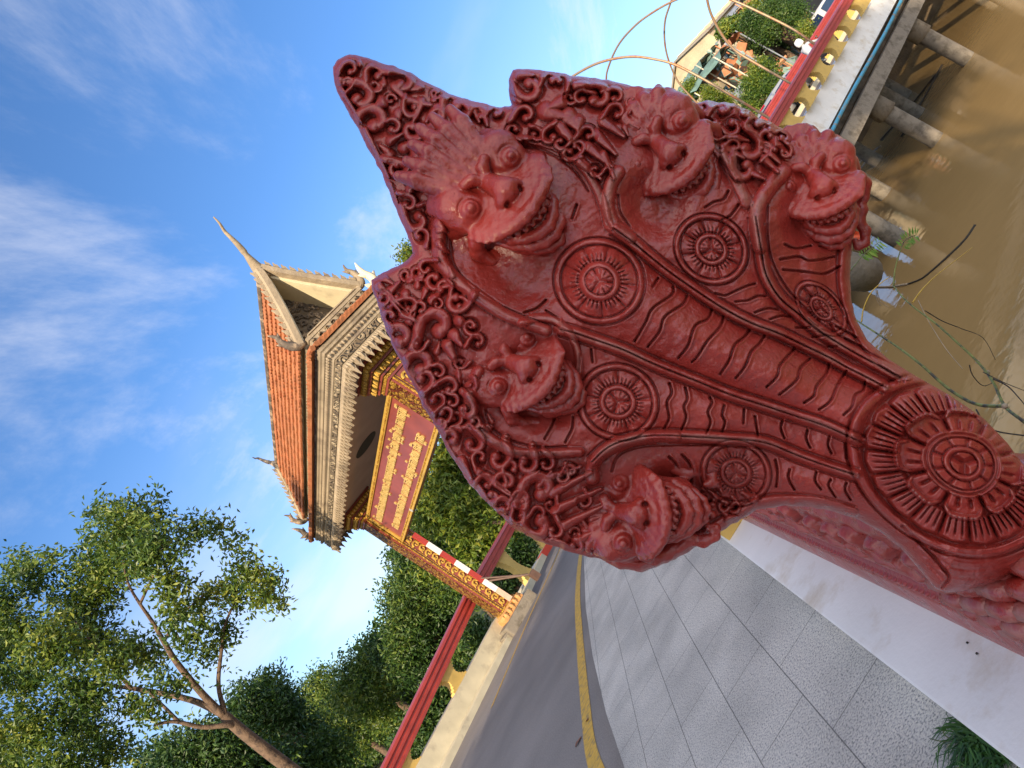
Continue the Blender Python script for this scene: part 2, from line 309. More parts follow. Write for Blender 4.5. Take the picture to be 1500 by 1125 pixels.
# broad form ------------------------------------------------------
H = -.030*(1-np.sqrt(np.clip(1-(1-np.clip(d/13, 0, 1))**2, 0, 1)))*(1-neck)
nr = 128.
H += neck*(.115*np.sqrt(np.clip(1-(1-np.clip(d/nr, 0, 1))**2, 0, 1))-.03)
H += .055*sstep(0, 150, d)*(1-neck)                    # the hood swells gently towards its middle
H -= .10*sstep(60, -240, (GX-740)*.847+(GY-290)*.532+60)  # its crest leans back
def stroke(pts, r0, r1, h, prof='round', mode='add', k=0, arr=None, h1=None):
    global H
    A = H if arr is None else arr
    P = smooth_path(pts, k) if k else np.array(pts, float)
    R = max(r0, r1)+2; s = win(P[:, 0].min()-R, P[:, 1].min()-R, P[:, 0].max()+R, P[:, 1].max()+R)
    D, t, sg = pdist(P, GX[s], GY[s]); r = r0+(r1-r0)*t; q = D/r; hh = h if h1 is None else h+(h1-h)*t
    if prof == 'round': v = hh*np.sqrt(np.clip(1-q*q, 0, 1))
    elif prof == 'soft': v = hh*np.clip(1-q*q, 0, 1)**2
    elif prof == 'flat': v = hh*(1-sstep(.55, 1, q))
    elif prof == 'scute': v = hh*np.where(sg > 0, 1-sstep(0, 1, q), -.55*(1-sstep(0, 1, q))*sstep(0, .3, q))
    if mode == 'add': A[s] += v
    else: A[s] = np.maximum(A[s], v)
def prim(P): return P
# ridges between the five bellies -------------------------------------
R1 = [(900,335),(924,352),(950,374),(980,398),(1020,426),(1060,452),(1100,473),(1140,488),(1180,507),(1215,524),(1240,538),(1270,553),(1298,568)]
R2 = [(822,482),(845,489),(866,496),(912,512),(960,534),(1020,558),(1070,578),(1120,594),(1165,609),(1210,624),(1262,648)]
R3 = [(868,676),(890,656),(920,644),(960,638),(1020,640),(1070,643),(1120,648),(1171,668),(1210,682),(1255,696)]
R4 = [(1107,318),(1114,360),(1122,402),(1142,436),(1170,460),(1202,486),(1240,510),(1280,532),(1318,552)]
RR = [(1240,252),(1245,290),(1243,330),(1238,372),(1237,410),(1244,448),(1262,490),(1290,522),(1330,550)]
RL = [(905,826),(940,828),(975,817),(1010,798),(1050,772),(1085,752),(1120,736),(1160,734),(1205,738),(1250,752)]
for Rg, wd in ((R1, 9), (R2, 9), (R3, 8), (R4, 9)):
    Pq = smooth_path(Rg, 5)
    stroke(Pq, wd*1.5, wd*1.1, .011, 'soft'); 
    nrm = np.gradient(Pq, axis=0); nrm /= np.linalg.norm(nrm, axis=1)[:, None]; nn = np.stack([-nrm[:, 1], nrm[:, 0]], 1)
    stroke(Pq+nn*4.5, 4.2, 3.6, .0065, 'round'); stroke(Pq-nn*4.5, 4.2, 3.6, .0065, 'round')
    stroke(Pq, 1.8, 1.5, -.004, 'soft')
    stroke(Pq+nn*10.5, 2.6, 2.2, -.004, 'soft'); stroke(Pq-nn*10.5, 2.6, 2.2, -.004, 'soft')
for Rg in (RR, RL):
    Pq = smooth_path(Rg, 5); stroke(Pq, 8, 8, .008, 'round'); nrm = np.gradient(Pq, axis=0); nrm /= np.linalg.norm(nrm, axis=1)[:, None]; nn = np.stack([-nrm[:, 1], nrm[:, 0]], 1)
    sgn = 1 if Rg is RR else -1
    stroke(Pq+nn*11*sgn, 2.6, 2.6, -.005, 'soft')
# bellies
stroke([(878,412),(960,462),(1060,520),(1150,560),(1245,606)], 66, 52, .045, 'soft', k=4)
stroke([(905,590),(1000,600),(1090,620),(1200,655)], 46, 30, .010, 'soft', k=4)
stroke([(1040,690),(1130,695),(1230,722)], 40, 24, .012, 'soft', k=4)
stroke([(1042,365),(1100,440),(1200,500)], 40, 16, .008, 'soft', k=4)
stroke([(1193,330),(1193,415),(1230,480)], 26, 14, .010, 'soft', k=4)
# belly scutes ------------------------------------------------------
SCU = [[(964,408),(956,420)],[(986,420),(984,432),(956,452),(946,472),(930,500)],[(1006,434),(1000,446),(974,464),(966,486),(949,508)],[(1043,454),(1036,468),(1018,478),(1008,506),(994,524)],[(1060,464),(1054,480),(1036,500),(1022,522),(1014,530)],[(1098,484),(1090,494),(1076,506),(1068,528),(1055,548)],[(1120,492),(1112,504),(1100,516),(1092,536),(1078,554)],[(1163,512),(1152,524),(1142,536),(1138,552),(1123,567)],[(1186,526),(1172,540),(1166,558),(1142,578)],[(1215,534),(1210,548),(1196,566),(1192,580),(1178,590)],[(1240,544),(1226,566),(1216,588),(1200,600)],[(1267,560),(1264,572),(1252,580),(1248,596),(1236,608)],
[(981,562),(984,576),(977,590),(980,612),(973,628)],[(1004,568),(1007,584),(1002,596),(1005,612),(998,630)],[(1040,582),(1043,590),(1037,604),(1041,618),(1035,634)],[(1061,594),(1058,608),(1062,618),(1058,632)],[(1090,600),(1089,620)],[(1106,610),(1110,638)],[(1146,617),(1144,628),(1149,642)],[(1183,630),(1181,642),(1187,656)],[(1215,640),(1213,652),(1218,664)],[(1238,650),(1240,672)],
[(866,512),(868,530)],[(815,596),(811,618),(798,643)],[(840,611),(838,628),(828,648)],[(980,669),(991,684),(991,722),(997,748),(1006,769),(998,791)],[(999,666),(1012,684),(1012,722),(1023,744),(1029,771)],[(1136,674),(1139,692),(1137,713)],[(1157,688),(1155,700),(1164,717)],[(1196,692),(1194,704),(1203,717)],[(1217,703),(1214,712),(1224,728)],[(1240,708),(1238,718),(1246,732)],
[(1106,416),(1092,420),(1074,428),(1062,433),(1048,430)],[(1122,434),(1110,434),(1096,440),(1078,442)],[(1140,454),(1124,452),(1106,458)],[(1158,464),(1144,463),(1128,468)],[(1186,480),(1166,480)],[(1206,492),(1190,494)],[(1226,508),(1212,508)],
[(1067,280),(1060,292),(1046,296),(1033,304)],[(1082,300),(1070,316),(1058,322)],[(1143,380),(1170,376),(1187,382),(1222,376)],[(1147,395),(1180,398),(1207,401),(1230,390)],[(1150,358),(1165,364),(1188,360)],[(1200,360),(1215,362),(1234,352)],[(1225,478),(1240,486),(1254,494)],[(1238,496),(1262,508)],[(845,300),(838,320)],[(820,468),(800,455)],[(800,440),(786,452),(768,458)]]
for i, g in enumerate(SCU):
    L_ = np.hypot(g[-1][0]-g[0][0], g[-1][1]-g[0][1])
    stroke(g, 3.0, 2.6, -.0100, 'soft', k=5)
    ofs = 4.5 if i < 12 else 3.6
    dx, dy = g[-1][0]-g[0][0], g[-1][1]-g[0][1]; ln = math.hypot(dx, dy)+1e-6; ox, oy = (dy/ln*ofs, -dx/ln*ofs)
    stroke([(x+abs(ox)*.9, y+oy*.3) for x, y in g], 4.5, 4, .0022, 'soft', k=5)
# lotus medallions ---------------------------------------------------
def medallion(cx, cy, rx, ry, rot=0, n=9, ph=.2, depth=1.0):
    s = win(cx-rx-4, cy-max(rx, ry)-4, cx+rx+4, cy+max(rx, ry)+4); x = GX[s]-cx; y = GY[s]-cy
    c, sn = math.cos(rot), math.sin(rot); u = (x*c+y*sn)/rx; v = (-x*sn+y*c)/ry; r = np.hypot(u, v); th = np.arctan2(v, u)+ph
    z = np.zeros_like(r); k = .0112*depth
    ring = lambda c0, w: np.sqrt(np.clip(1-((r-c0)/w)**2, 0, 1))
    inside = 1-sstep(.84, .88, r)
    z += -.55*k*inside
    z += k*.62*ring(.93, .065)
    z += -k*.5*np.exp(-((r-1.01)/.022)**2)
    z += k*.62*ring(.385, .068)
    a = (th/(2*math.pi)*n) % 1; a = np.minimum(a, 1-a)*2                     # 0 at a petal's edge, 1 at its middle
    pet = sstep(.46, .52, r)*(1-sstep(.80, .86, r))
    z += k*.75*pet*np.clip(a*2.3*r, 0, 1)**.6*(1-.25*sstep(.3, 1, a)*sstep(.55, .85, r))
    cut = (th/(2*math.pi)*n*4) % 1; cut = np.minimum(cut, 1-cut)*2
    z -= k*.5*(1-sstep(.0, .45, cut))*sstep(.45, .49, r)*(1-sstep(.56, .70, r))
    core = 1-sstep(.28, .315, r); b3 = (th/(2*math.pi)*3) % 1; b3 = np.minimum(b3, 1-b3)*2
    z += core*k*.75*np.clip(.1+b3*9*r, 0, 1)
    c9 = (th/(2*math.pi)*12) % 1; c9 = np.minimum(c9, 1-c9)*2
    z -= k*.3*core*(1-sstep(0, .5, c9))*sstep(.14, .2, r)
    H[s] += z
medallion(878, 412, 67, 63, R_(20), 9, .25, 1.0)
medallion(1042, 365, 56, 50, R_(35), 8, .1, .95)
medallion(905, 589, 60, 56, R_(20), 9, .5, .9)
medallion(1078, 693, 52, 48, R_(20), 9, .1, .8)
medallion(1203, 452, 48, 28, R_(48), 9, .3, .75)
# big lotus on the throat --------------------------------------------
cx, cy = 1413, 679
s = win(1240, 545, 1600, 900); x = GX[s]-cx; y = GY[s]-cy; th = np.arctan2(y, x); c_, s_ = np.cos(th), np.sin(th)
RX = np.where(x < 0, 152, 135.); RY = np.where(y < 0, 120., 120.)
u = (x-.05*y)/RX; v = (y-.10*x)/RY; r = np.hypot(u, v); r = r*(1+.02*np.sin(3*th)); th2 = np.arctan2(v, u)
k = .017; ring = lambda c0, w: np.sqrt(np.clip(1-((r-c0)/w)**2, 0, 1)); z = np.zeros_like(r)
z += -.5*k*(1-sstep(.97, 1.0, r))
lob = lambda n, ph: (lambda a: np.minimum(a, 1-a)*2)(((th2+ph)/(2*math.pi)*n) % 1)
z += k*.8*ring(1.06, .055)*(1-sstep(1420, 1470, GX[s])*sstep(-1, 1, -y)) - k*.45*np.exp(-((r-1.12)/.02)**2)
a = lob(19, .1); z += k*.95*sstep(.60, .66, r)*(1-sstep(.93, .985, r+.03*(1-a)))*np.clip(a*3.2, 0, 1)**.6
c5 = lob(19*4, .1); z -= k*.55*(1-sstep(0, .5, c5))*sstep(.62, .68, r)*(1-sstep(.80, .92, r))
a = lob(8, .35); re = .50+.17*np.clip(a*2, 0, 1)**.5      # inner row: lobed petals with a raised lip
z += k*1.0*sstep(.36, .42, r)*(1-sstep(re-.02, re+.02, r))*np.clip(a*3.4, 0, 1)**.5
z += k*.55*np.sqrt(np.clip(1-((r-re+.02)/.035)**2, 0, 1))*sstep(.08, .2, a)
a2 = lob(24, .35); z -= k*.5*(1-sstep(0, .55, a2))*sstep(.40, .44, r)*(1-sstep(.5, .58, r))
z += k*.85*ring(.365, .042); z += k*.45*(1-sstep(.34, .36, r))
a = lob(9, 0); z += k*.5*sstep(.20, .23, r)*(1-sstep(.30, .33, r))*np.clip(a*2.4, 0, 1)**.5
z += k*.8*ring(.175, .035); a = lob(3, .5); z += k*.8*(1-sstep(.125, .145, r))*np.clip(.05+a*16*r, 0, 1)
H[s] += z*.95
for q in range(5):     # soft folds where the throat turns under
    o = q*13; stroke([(1330+o*.6, 770+o*1.1),(1400, 806+o),(1460, 806+o*.9),(1520, 780+o*.8)], 4, 4, -.0022, 'soft', k=5)
stroke([(1322,771),(1350,797),(1378,828),(1390,846),(1380,860)], 4.5, 4, -.010, 'soft', k=5)
# cupped cowls behind each head -----------------------------------------
def cup(cx, cy, rx, ry, rot, dep):
    s = win(cx-rx-ry, cy-rx-ry, cx+rx+ry, cy+rx+ry); x = GX[s]-cx; y = GY[s]-cy; c, sn = math.cos(rot), math.sin(rot)
    u = (x*c+y*sn)/rx; v = (-x*sn+y*c)/ry; H[s] -= dep*(1-sstep(.35, 1, np.hypot(u, v)))
cup(770, 380, 130, 92, R_(30), .036); cup(790, 570, 92, 84, R_(30), .032); cup(985, 735, 66, 70, R_(10), .028); cup(960, 300, 66, 58, R_(60), .024); cup(1185, 320, 60, 50, R_(80), .024)
RIM = [([(672,272),(656,292),(646,318),(642,350),(648,385),(668,410),(692,429),(716,446),(740,461),(768,472),(800,484)], 11, 7, .026),
([(738,203),(760,203),(785,207),(815,216),(845,236),(868,265),(884,300),(892,332)], 5, 6, .012),
([(764,474),(780,466),(800,466),(820,473),(836,490),(846,515),(848,545)], 6, 4, .012),
([(700,545),(690,570),(689,600),(698,622),(714,640),(738,656),(768,665),(811,664),(850,662)], 9, 6, .022),
([(868,700),(868,684),(882,664),(912,649),(948,641),(990,640)], 9, 7, .022),
([(905,252),(895,270),(891,292),(893,312),(903,330),(925,348)], 9, 7, .018),
([(1002,156),(1014,168),(1030,190),(1048,212),(1064,236),(1078,262),(1094,296)], 7, 8, .010),
([(1146,252),(1126,275),(1112,300),(1108,330),(1113,362)], 11, 9, .020),
([(1226,236),(1240,252),(1246,285),(1246,320)], 8, 7, .016)]
for P_, r0, r1, h_ in RIM:
    stroke(P_, r0*1.2, r1*1.2, h_, 'round', k=5)
    Q = smooth_path(P_, 5); nrm = np.gradient(Q, axis=0); nrm /= np.linalg.norm(nrm, axis=1)[:, None]; nn = np.stack([nrm[:, 1], -nrm[:, 0]], 1)
    cc = Q.mean(0); 
for P_ in ([(664,330),(660,352),(664,384),(682,412),(712,436),(748,455),(790,472)], [(752,212),(800,222),(840,248),(862,280)], [(711,600),(722,628),(750,646),(790,655),(830,654)], [(896,690),(905,668),(930,656),(970,652),(1060,652)], [(905,286),(908,310),(922,332)], [(1124,300),(1124,345),(1130,380),(1148,416),(1172,444),(1200,470)], [(950,836),(990,822)], [(850,520),(846,550),(836,572)]):
    stroke(P_, 3, 2.6, -.006, 'soft', k=5)
# flame border: curls, commas and leaves ----------------------------------
S = np.zeros_like(H)
HO = np.zeros_like(H)      # holes
def curl(cx, cy, R, a0, dr=1, turns=.68, h=.015, tail=0, tdir=None):
    a0 = R_(a0); pts = []; m = 20; tail = R*1.15 if R > 9 else 0
    for i in range(m+1):
        t = i/m; rr = R*(1-.66*t**.9)*.92; a = a0+dr*turns*2*math.pi*t; pts.append((cx+rr*math.cos(a), cy+rr*math.sin(a)))
    if tail:
        a = a0-dr*math.pi*.42 if tdir is None else R_(tdir)
        x0, y0 = pts[0]; tl = [(x0+math.cos(a)*tail*q+(cx-x0)*.25*q*q*0, y0+math.sin(a)*tail*q) for q in (1, .66, .33)]
        pts = tl+pts
    s = win(cx-R*1.5, cy-R*1.5, cx+R*1.5, cy+R*1.5); HO[s] = np.minimum(HO[s], -.011*np.clip(1-(np.hypot(GX[s]-cx, GY[s]-cy)/(R*1.25))**2, 0, 1))
    stroke(pts, R*.36, R*.36, h, 'round', 'max', arr=S)
    e = pts[-1]; stroke([e, (e[0]+.1, e[1])], R*.46, R*.46, h*1.15, 'round', 'max', arr=S)
def leaf(x0, y0, x1, y1, wd, h=.014, bend=0):
    mx, my = (x0+x1)/2-(y1-y0)*bend, (y0+y1)/2+(x1-x0)*bend
    P = smooth_path([(x0, y0), (mx, my), (x1, y1)], 6)
    stroke(P, wd, wd*.35, h, 'round', 'max', arr=S)
def lump(x, y, r, h=.012): stroke([(x, y), (x+.1, y)], r, r, h, 'round', 'max', arr=S)
CU = [(513,101,13,200,1),(508,121,11,60,-1),(551,107,16,170,1),(528,141,22,260,1),(590,120,20,250,1),(547,176,24,200,1),(666,149,19,170,1),(595,222,21,120,-1),(604,190,17,30,1),(628,232,15,200,1),(604,262,12,90,1),(581,246,15,30,1),(626,262,19,190,1),(598,298,13,270,1),(631,307,12,240,1),(611,322,18,180,-1),(616,344,12,20,-1),(624,393,12,280,-1),(636,410,15,60,1),(649,421,14,20,-1),(668,441,18,20,1),(601,449,13,250,1),(616,452,12,190,1),(640,477,27,180,1),(586,494,21,200,1),(611,507,11,20,1),(616,534,22,200,1),(642,545,12,250,1),(622,554,16,60,-1),(562,436,11,100,-1),(571,463,13,100,1),(659,567,15,230,1),(640,585,14,60,-1),(662,588,12,270,1),(683,600,17,300,1),(652,605,14,80,-1),(646,620,13,160,-1),(661,642,16,150,1),(693,650,17,300,1),(703,670,12,150,1),(731,672,19,330,1),(749,685,14,150,1),(771,679,17,330,1),(713,706,14,200,1),(741,706,16,210,1),(791,716,26,190,1),(737,742,17,200,1),(788,768,25,200,-1),(812,778,13,320,1),(842,801,12,330,1),(823,698,12,330,1),(800,679,13,300,1),(720,728,14,150,-1),(765,730,14,200,1),(760,758,12,200,-1),
(776,128,20,150,-1),(808,114,13,190,1),(822,116,12,20,-1),(875,142,21,250,1),(851,143,13,300,-1),(902,141,13,240,1),(904,164,15,200,1),(950,139,17,250,1),(985,144,15,300,1),(1009,157,14,300,1),(940,157,12,200,1),(966,152,11,200,-1),(770,168,15,200,1),(752,190,11,100,1),(806,200,14,250,-1),(821,210,11,30,1),(833,224,12,60,1),(1030,158,13,250,1),(1058,158,15,200,1),(1073,185,15,150,-1),(1036,186,12,30,1),(1049,195,10,60,1),(1024,176,11,200,1),(1092,163,13,250,1),(1109,178,13,200,1),(1132,187,13,250,1),(1148,200,13,250,1),(1098,217,21,300,1),(1124,200,14,100,1),(1090,246,20,200,-1),(1150,222,12,300,1),(925,148,11,60,1),(727,164,12,200,1),(703,166,14,200,1),(700,148,9,100,1)]
for c in CU: curl(*c)
for q in ((579,126,597,148,8),(597,148,632,154,8),(800,163,832,172,15),(832,170,852,192,14),(846,178,850,196,12),(820,185,850,220,10),(822,150,800,160,11),(690,150,702,178,9),(676,142,690,165,8),(706,160,714,184,8),(560,150,548,158,10),(570,100,592,108,9),(640,160,625,178,10),(556,420,590,460,7),(590,460,612,472,7),(556,418,610,470,5),(700,690,760,735,7),(760,735,770,738,6),(720,700,748,722,6),(640,640,665,668,7),(650,655,680,690,8),(676,676,690,700,9),(700,715,720,740,8),(745,768,800,795,5),(810,790,850,808,6),(1060,226,1078,262,7),(1070,200,1096,206,9),(1112,170,1150,195,6),(1160,200,1190,222,9),(1130,176,1165,205,5),(1180,216,1215,232,8),(565,485,590,530,4),(590,535,620,590,4),(500,130,530,180,4),(535,190,570,260,5),(570,270,596,340,5),(620,120,660,140,4),(800,104,850,112,4),(790,712,808,690,7),(770,706,790,690,6),(655,505,668,530,10),(664,490,676,506,10),(672,470,690,480,9),(1120,160,1108,150,5)):
    leaf(*q)
for q in ((808,722,866,692,9),(812,748,880,716,9),(826,770,886,740,9),(846,792,892,768,9),(800,700,850,684,7),(872,196,902,226,9),(860,214,896,244,9),(884,178,914,200,9),(850,236,880,262,8),(884,226,900,262,7),(1062,214,1090,232,8),(1116,214,1142,238,9),(1134,206,1158,228,9),(1120,232,1140,252,8),(1098,252,1120,262,7),(648,160,630,196,9),(616,150,606,178,9),(572,206,590,196,8),(642,186,668,200,8),(684,184,668,206,8)): leaf(*q)
for c in ((862,196,13,200,1),(846,214,12,60,-1),(872,250,10,30,1),(576,186,13,240,1),(604,160,14,200,-1),(640,176,12,90,1),(1076,214,12,200,1),(1120,216,12,60,-1),(700,500,12,200,1),(690,478,12,100,1),(676,446,12,260,1),(790,752,12,200,1),(836,690,11,200,1)): curl(*c)
# small filler knobs wherever the border is still bare
cups = [(770,370,112),(800,575,84),(950,740,84),(970,275,72),(1190,305,76),(960,440,140),(1040,370,80),(1100,560,150),(1200,600,160),(700,220,66)]
fr = np.random.default_rng(3); nfill = 0
for t in range(1500):
    x, y = fr.uniform(490, 1180), fr.uniform(80, 820); i, j = int((y-Y0)/ST), int((x-X0)/ST)
    if not (0 <= i < ny and 0 <= j < nx) or SD[i, j] < 7 or SD[i, j] > 78: continue
    if any(math.hypot(x-a, y-b) < r for a, b, r in cups) or S[i, j] > .001 or HO[i, j] < -.003: continue
    if 780 < y and x > 860: continue
    r = fr.uniform(7, 12); nfill += 1
    if fr.random() < .3: curl(x, y, r*1.1, fr.uniform(0, 360), fr.choice([-1, 1]), .8, .010)
    else: a = fr.uniform(0, 6.28); leaf(x, y, x+r*1.8*math.cos(a), y+r*1.8*math.sin(a), r*.7, .010)
edge = sstep(2, 10, SD)
H += (HO*1.1+S*1.4)*edge
# brushed, lumpy plaster
H += ((vnoise(GX, GY, 17, 4)-.5)*.0034 + (vnoise(GX+.3*GY, GY, 7, 5)-.5)*.0014)*sstep(0, 8, d)
# soften the height field slightly so that the enamel looks thick
def blur(A):
    B = A.copy(); B[1:-1, 1:-1] = (A[1:-1, 1:-1]*4+(A[:-2, 1:-1]+A[2:, 1:-1]+A[1:-1, :-2]+A[1:-1, 2:])*2+A[:-2, :-2]+A[:-2, 2:]+A[2:, :-2]+A[2:, 2:])/16; return B
H = H+.38*(H-blur(blur(H)))*sstep(3, 9, SD)
DU = np.zeros_like(H)
for Rg in (R1, R2, R3, R4): stroke(smooth_path(Rg, 5), 7, 6, 1.0, 'soft', 'max', arr=DU)
for P_, r0, r1, h_ in RIM: stroke(P_, r0, r1, .8, 'soft', 'max', k=5, arr=DU)
for q_ in ([(868,700),(850,690),(820,700),(790,705),(760,712)], [(1095,300),(1090,270),(1078,240),(1080,205)], [(1107,330),(1100,290),(1112,262)], [(690,560),(670,530),(660,505)]): stroke(q_, 8, 5, .8, 'soft', 'max', k=5, arr=DU)
DB = 1.16
def hood_depth(x, y):
    i = np.clip(np.round((np.asarray(y)-Y0)/ST).astype(int), 0, ny-1); j = np.clip(np.round((np.asarray(x)-X0)/ST).astype(int), 0, nx-1); return DB-H[i, j]
# vertices: snap the rim of the mask onto the outline
keep = SD > -ST*.9
gyv, gxv = np.gradient(SD, ST); gl = np.hypot(gxv, gyv)+1e-6
mv = np.where(keep & (SD < ST*.55), -SD, 0)
PX = GX+gxv/gl*mv; PY = GY+gyv/gl*mv
DEP = DB-np.where(SD < .7, np.minimum(H, H), H)
quad = keep[:-1, :-1] & keep[1:, :-1] & keep[:-1, 1:] & keep[1:, 1:]
idx = -np.ones(GX.shape, int); used = np.zeros(GX.shape, bool)
used[:-1, :-1] |= quad; used[1:, :-1] |= quad; used[:-1, 1:] |= quad; used[1:, 1:] |= quad
idx[used] = np.arange(used.sum()); nV = int(used.sum())
Vf = C0+ray(PX[used], PY[used])*(DEP[used]/FPX)[:, None]
bk = (DB+.045+.05*sstep(0, 60, d)-neck*(.0)+.10*neck+.10*sstep(60, -240, (GX-740)*.847+(GY-290)*.532+60))[used]
Vb = C0+ray(PX[used], PY[used])*(bk/FPX)[:, None]
qi, qj = np.nonzero(quad); a = idx[qi, qj]; b = idx[qi, qj+1]; c = idx[qi+1, qj+1]; e = idx[qi+1, qj]
F1 = np.stack([a, e, c, b], 1); F2 = np.stack([a, b, c, e], 1)[::1]+nV
# side walls along the border of the kept quads
pad = np.zeros((quad.shape[0]+2, quad.shape[1]+2), bool); pad[1:-1, 1:-1] = quad; W = []
for (di, dj, ea, eb) in ((-1, 0, 'a', 'b'), (1, 0, 'c', 'e'), (0, -1, 'e', 'a'), (0, 1, 'b', 'c')):
    nb = pad[1+qi+di, 1+qj+dj]; m = ~nb; d_ = {'a': a, 'b': b, 'c': c, 'e': e}; p, q = d_[ea][m], d_[eb][m]
    W.append(np.stack([p, q, q+nV, p+nV], 1))
W = np.concatenate(W)
naga = empty('serpent_balustrade', (.14, 1.6, .25), 'glossy dark red serpent with five heads rearing above the white plinth in the foreground', 'serpent statue')
hood = mesh_np('hood', np.concatenate([Vf, Vb]), np.concatenate([F1, F2, W]), M_red, naga)
at_ = hood.data.attributes.new('dust', 'FLOAT', 'POINT'); at_.data.foreach_set('value', np.concatenate([DU[used], np.zeros(nV)]).astype(np.float32))

# ------------------------------------------------------------ heads: smooth solid shapes meshed from a distance field
def smin(a, b, k): h = np.clip(.5+.5*(b-a)/k, 0, 1); return b+(a-b)*h-k*h*(1-h)
def smax(a, b, k): return -smin(-a, -b, k)
def surface_nets(F, org, st):
    """F<0 inside. naive surface nets, quads"""
    sh = np.array(F.shape); ins = F < 0; c = sh-1
    cnt = np.zeros(c, np.int8); P = np.zeros((*c, 3)); n = np.zeros(c)
    corners = [(i, j, k) for i in (0, 1) for j in (0, 1) for k in (0, 1)]
    sub = lambda A, q: A[q[0]:q[0]+c[0], q[1]:q[1]+c[1], q[2]:q[2]+c[2]]
    for q in corners: cnt += sub(ins, q)
    act = (cnt > 0) & (cnt < 8); ai = np.nonzero(act); na_ = len(ai[0]); pos = np.zeros((na_, 3)); nn = np.zeros(na_)
    for p in corners:
        for ax in range(3):
            if p[ax] == 0:
                q = list(p); q[ax] = 1
                f0 = F[ai[0]+p[0], ai[1]+p[1], ai[2]+p[2]]; f1 = F[ai[0]+q[0], ai[1]+q[1], ai[2]+q[2]]; m = (f0 < 0) != (f1 < 0)
                t = np.where(m, f0/(f0-f1+1e-12), 0); v = np.tile(np.array(p, float), (na_, 1)); v[:, ax] = t
                pos += v*m[:, None]; nn += m
    pos = pos/np.maximum(nn, 1)[:, None]+np.stack(ai, 1)
    id_ = -np.ones(c, int); id_[ai] = np.arange(na_); Q = []
    for ax in range(3):
        s0 = [slice(1, c[k]) for k in range(3)]; s0[ax] = slice(0, c[ax]); o1, o2 = [k for k in range(3) if k != ax]
        i0 = ins[tuple(slice(s.start, s.stop) for s in s0)]; s1 = list(s0); s1[ax] = slice(1, c[ax]+1); i1 = ins[tuple(s1)]
        ch = np.nonzero(i0 != i1); g = [ch[k]+s0[k].start for k in range(3)]
        def idq(a, b):
            h = [x.copy() for x in g]; h[o1] -= a; h[o2] -= b; return id_[h[0], h[1], h[2]]
        q = np.stack([idq(0, 0), idq(1, 0), idq(1, 1), idq(0, 1)], 1); fl = i0[ch] ^ (ax == 1)
        q[~fl] = q[~fl][:, ::-1]; Q.append(q)
    Q = np.concatenate(Q); Q = Q[(Q >= 0).all(1)]
    return org+pos*st, Q
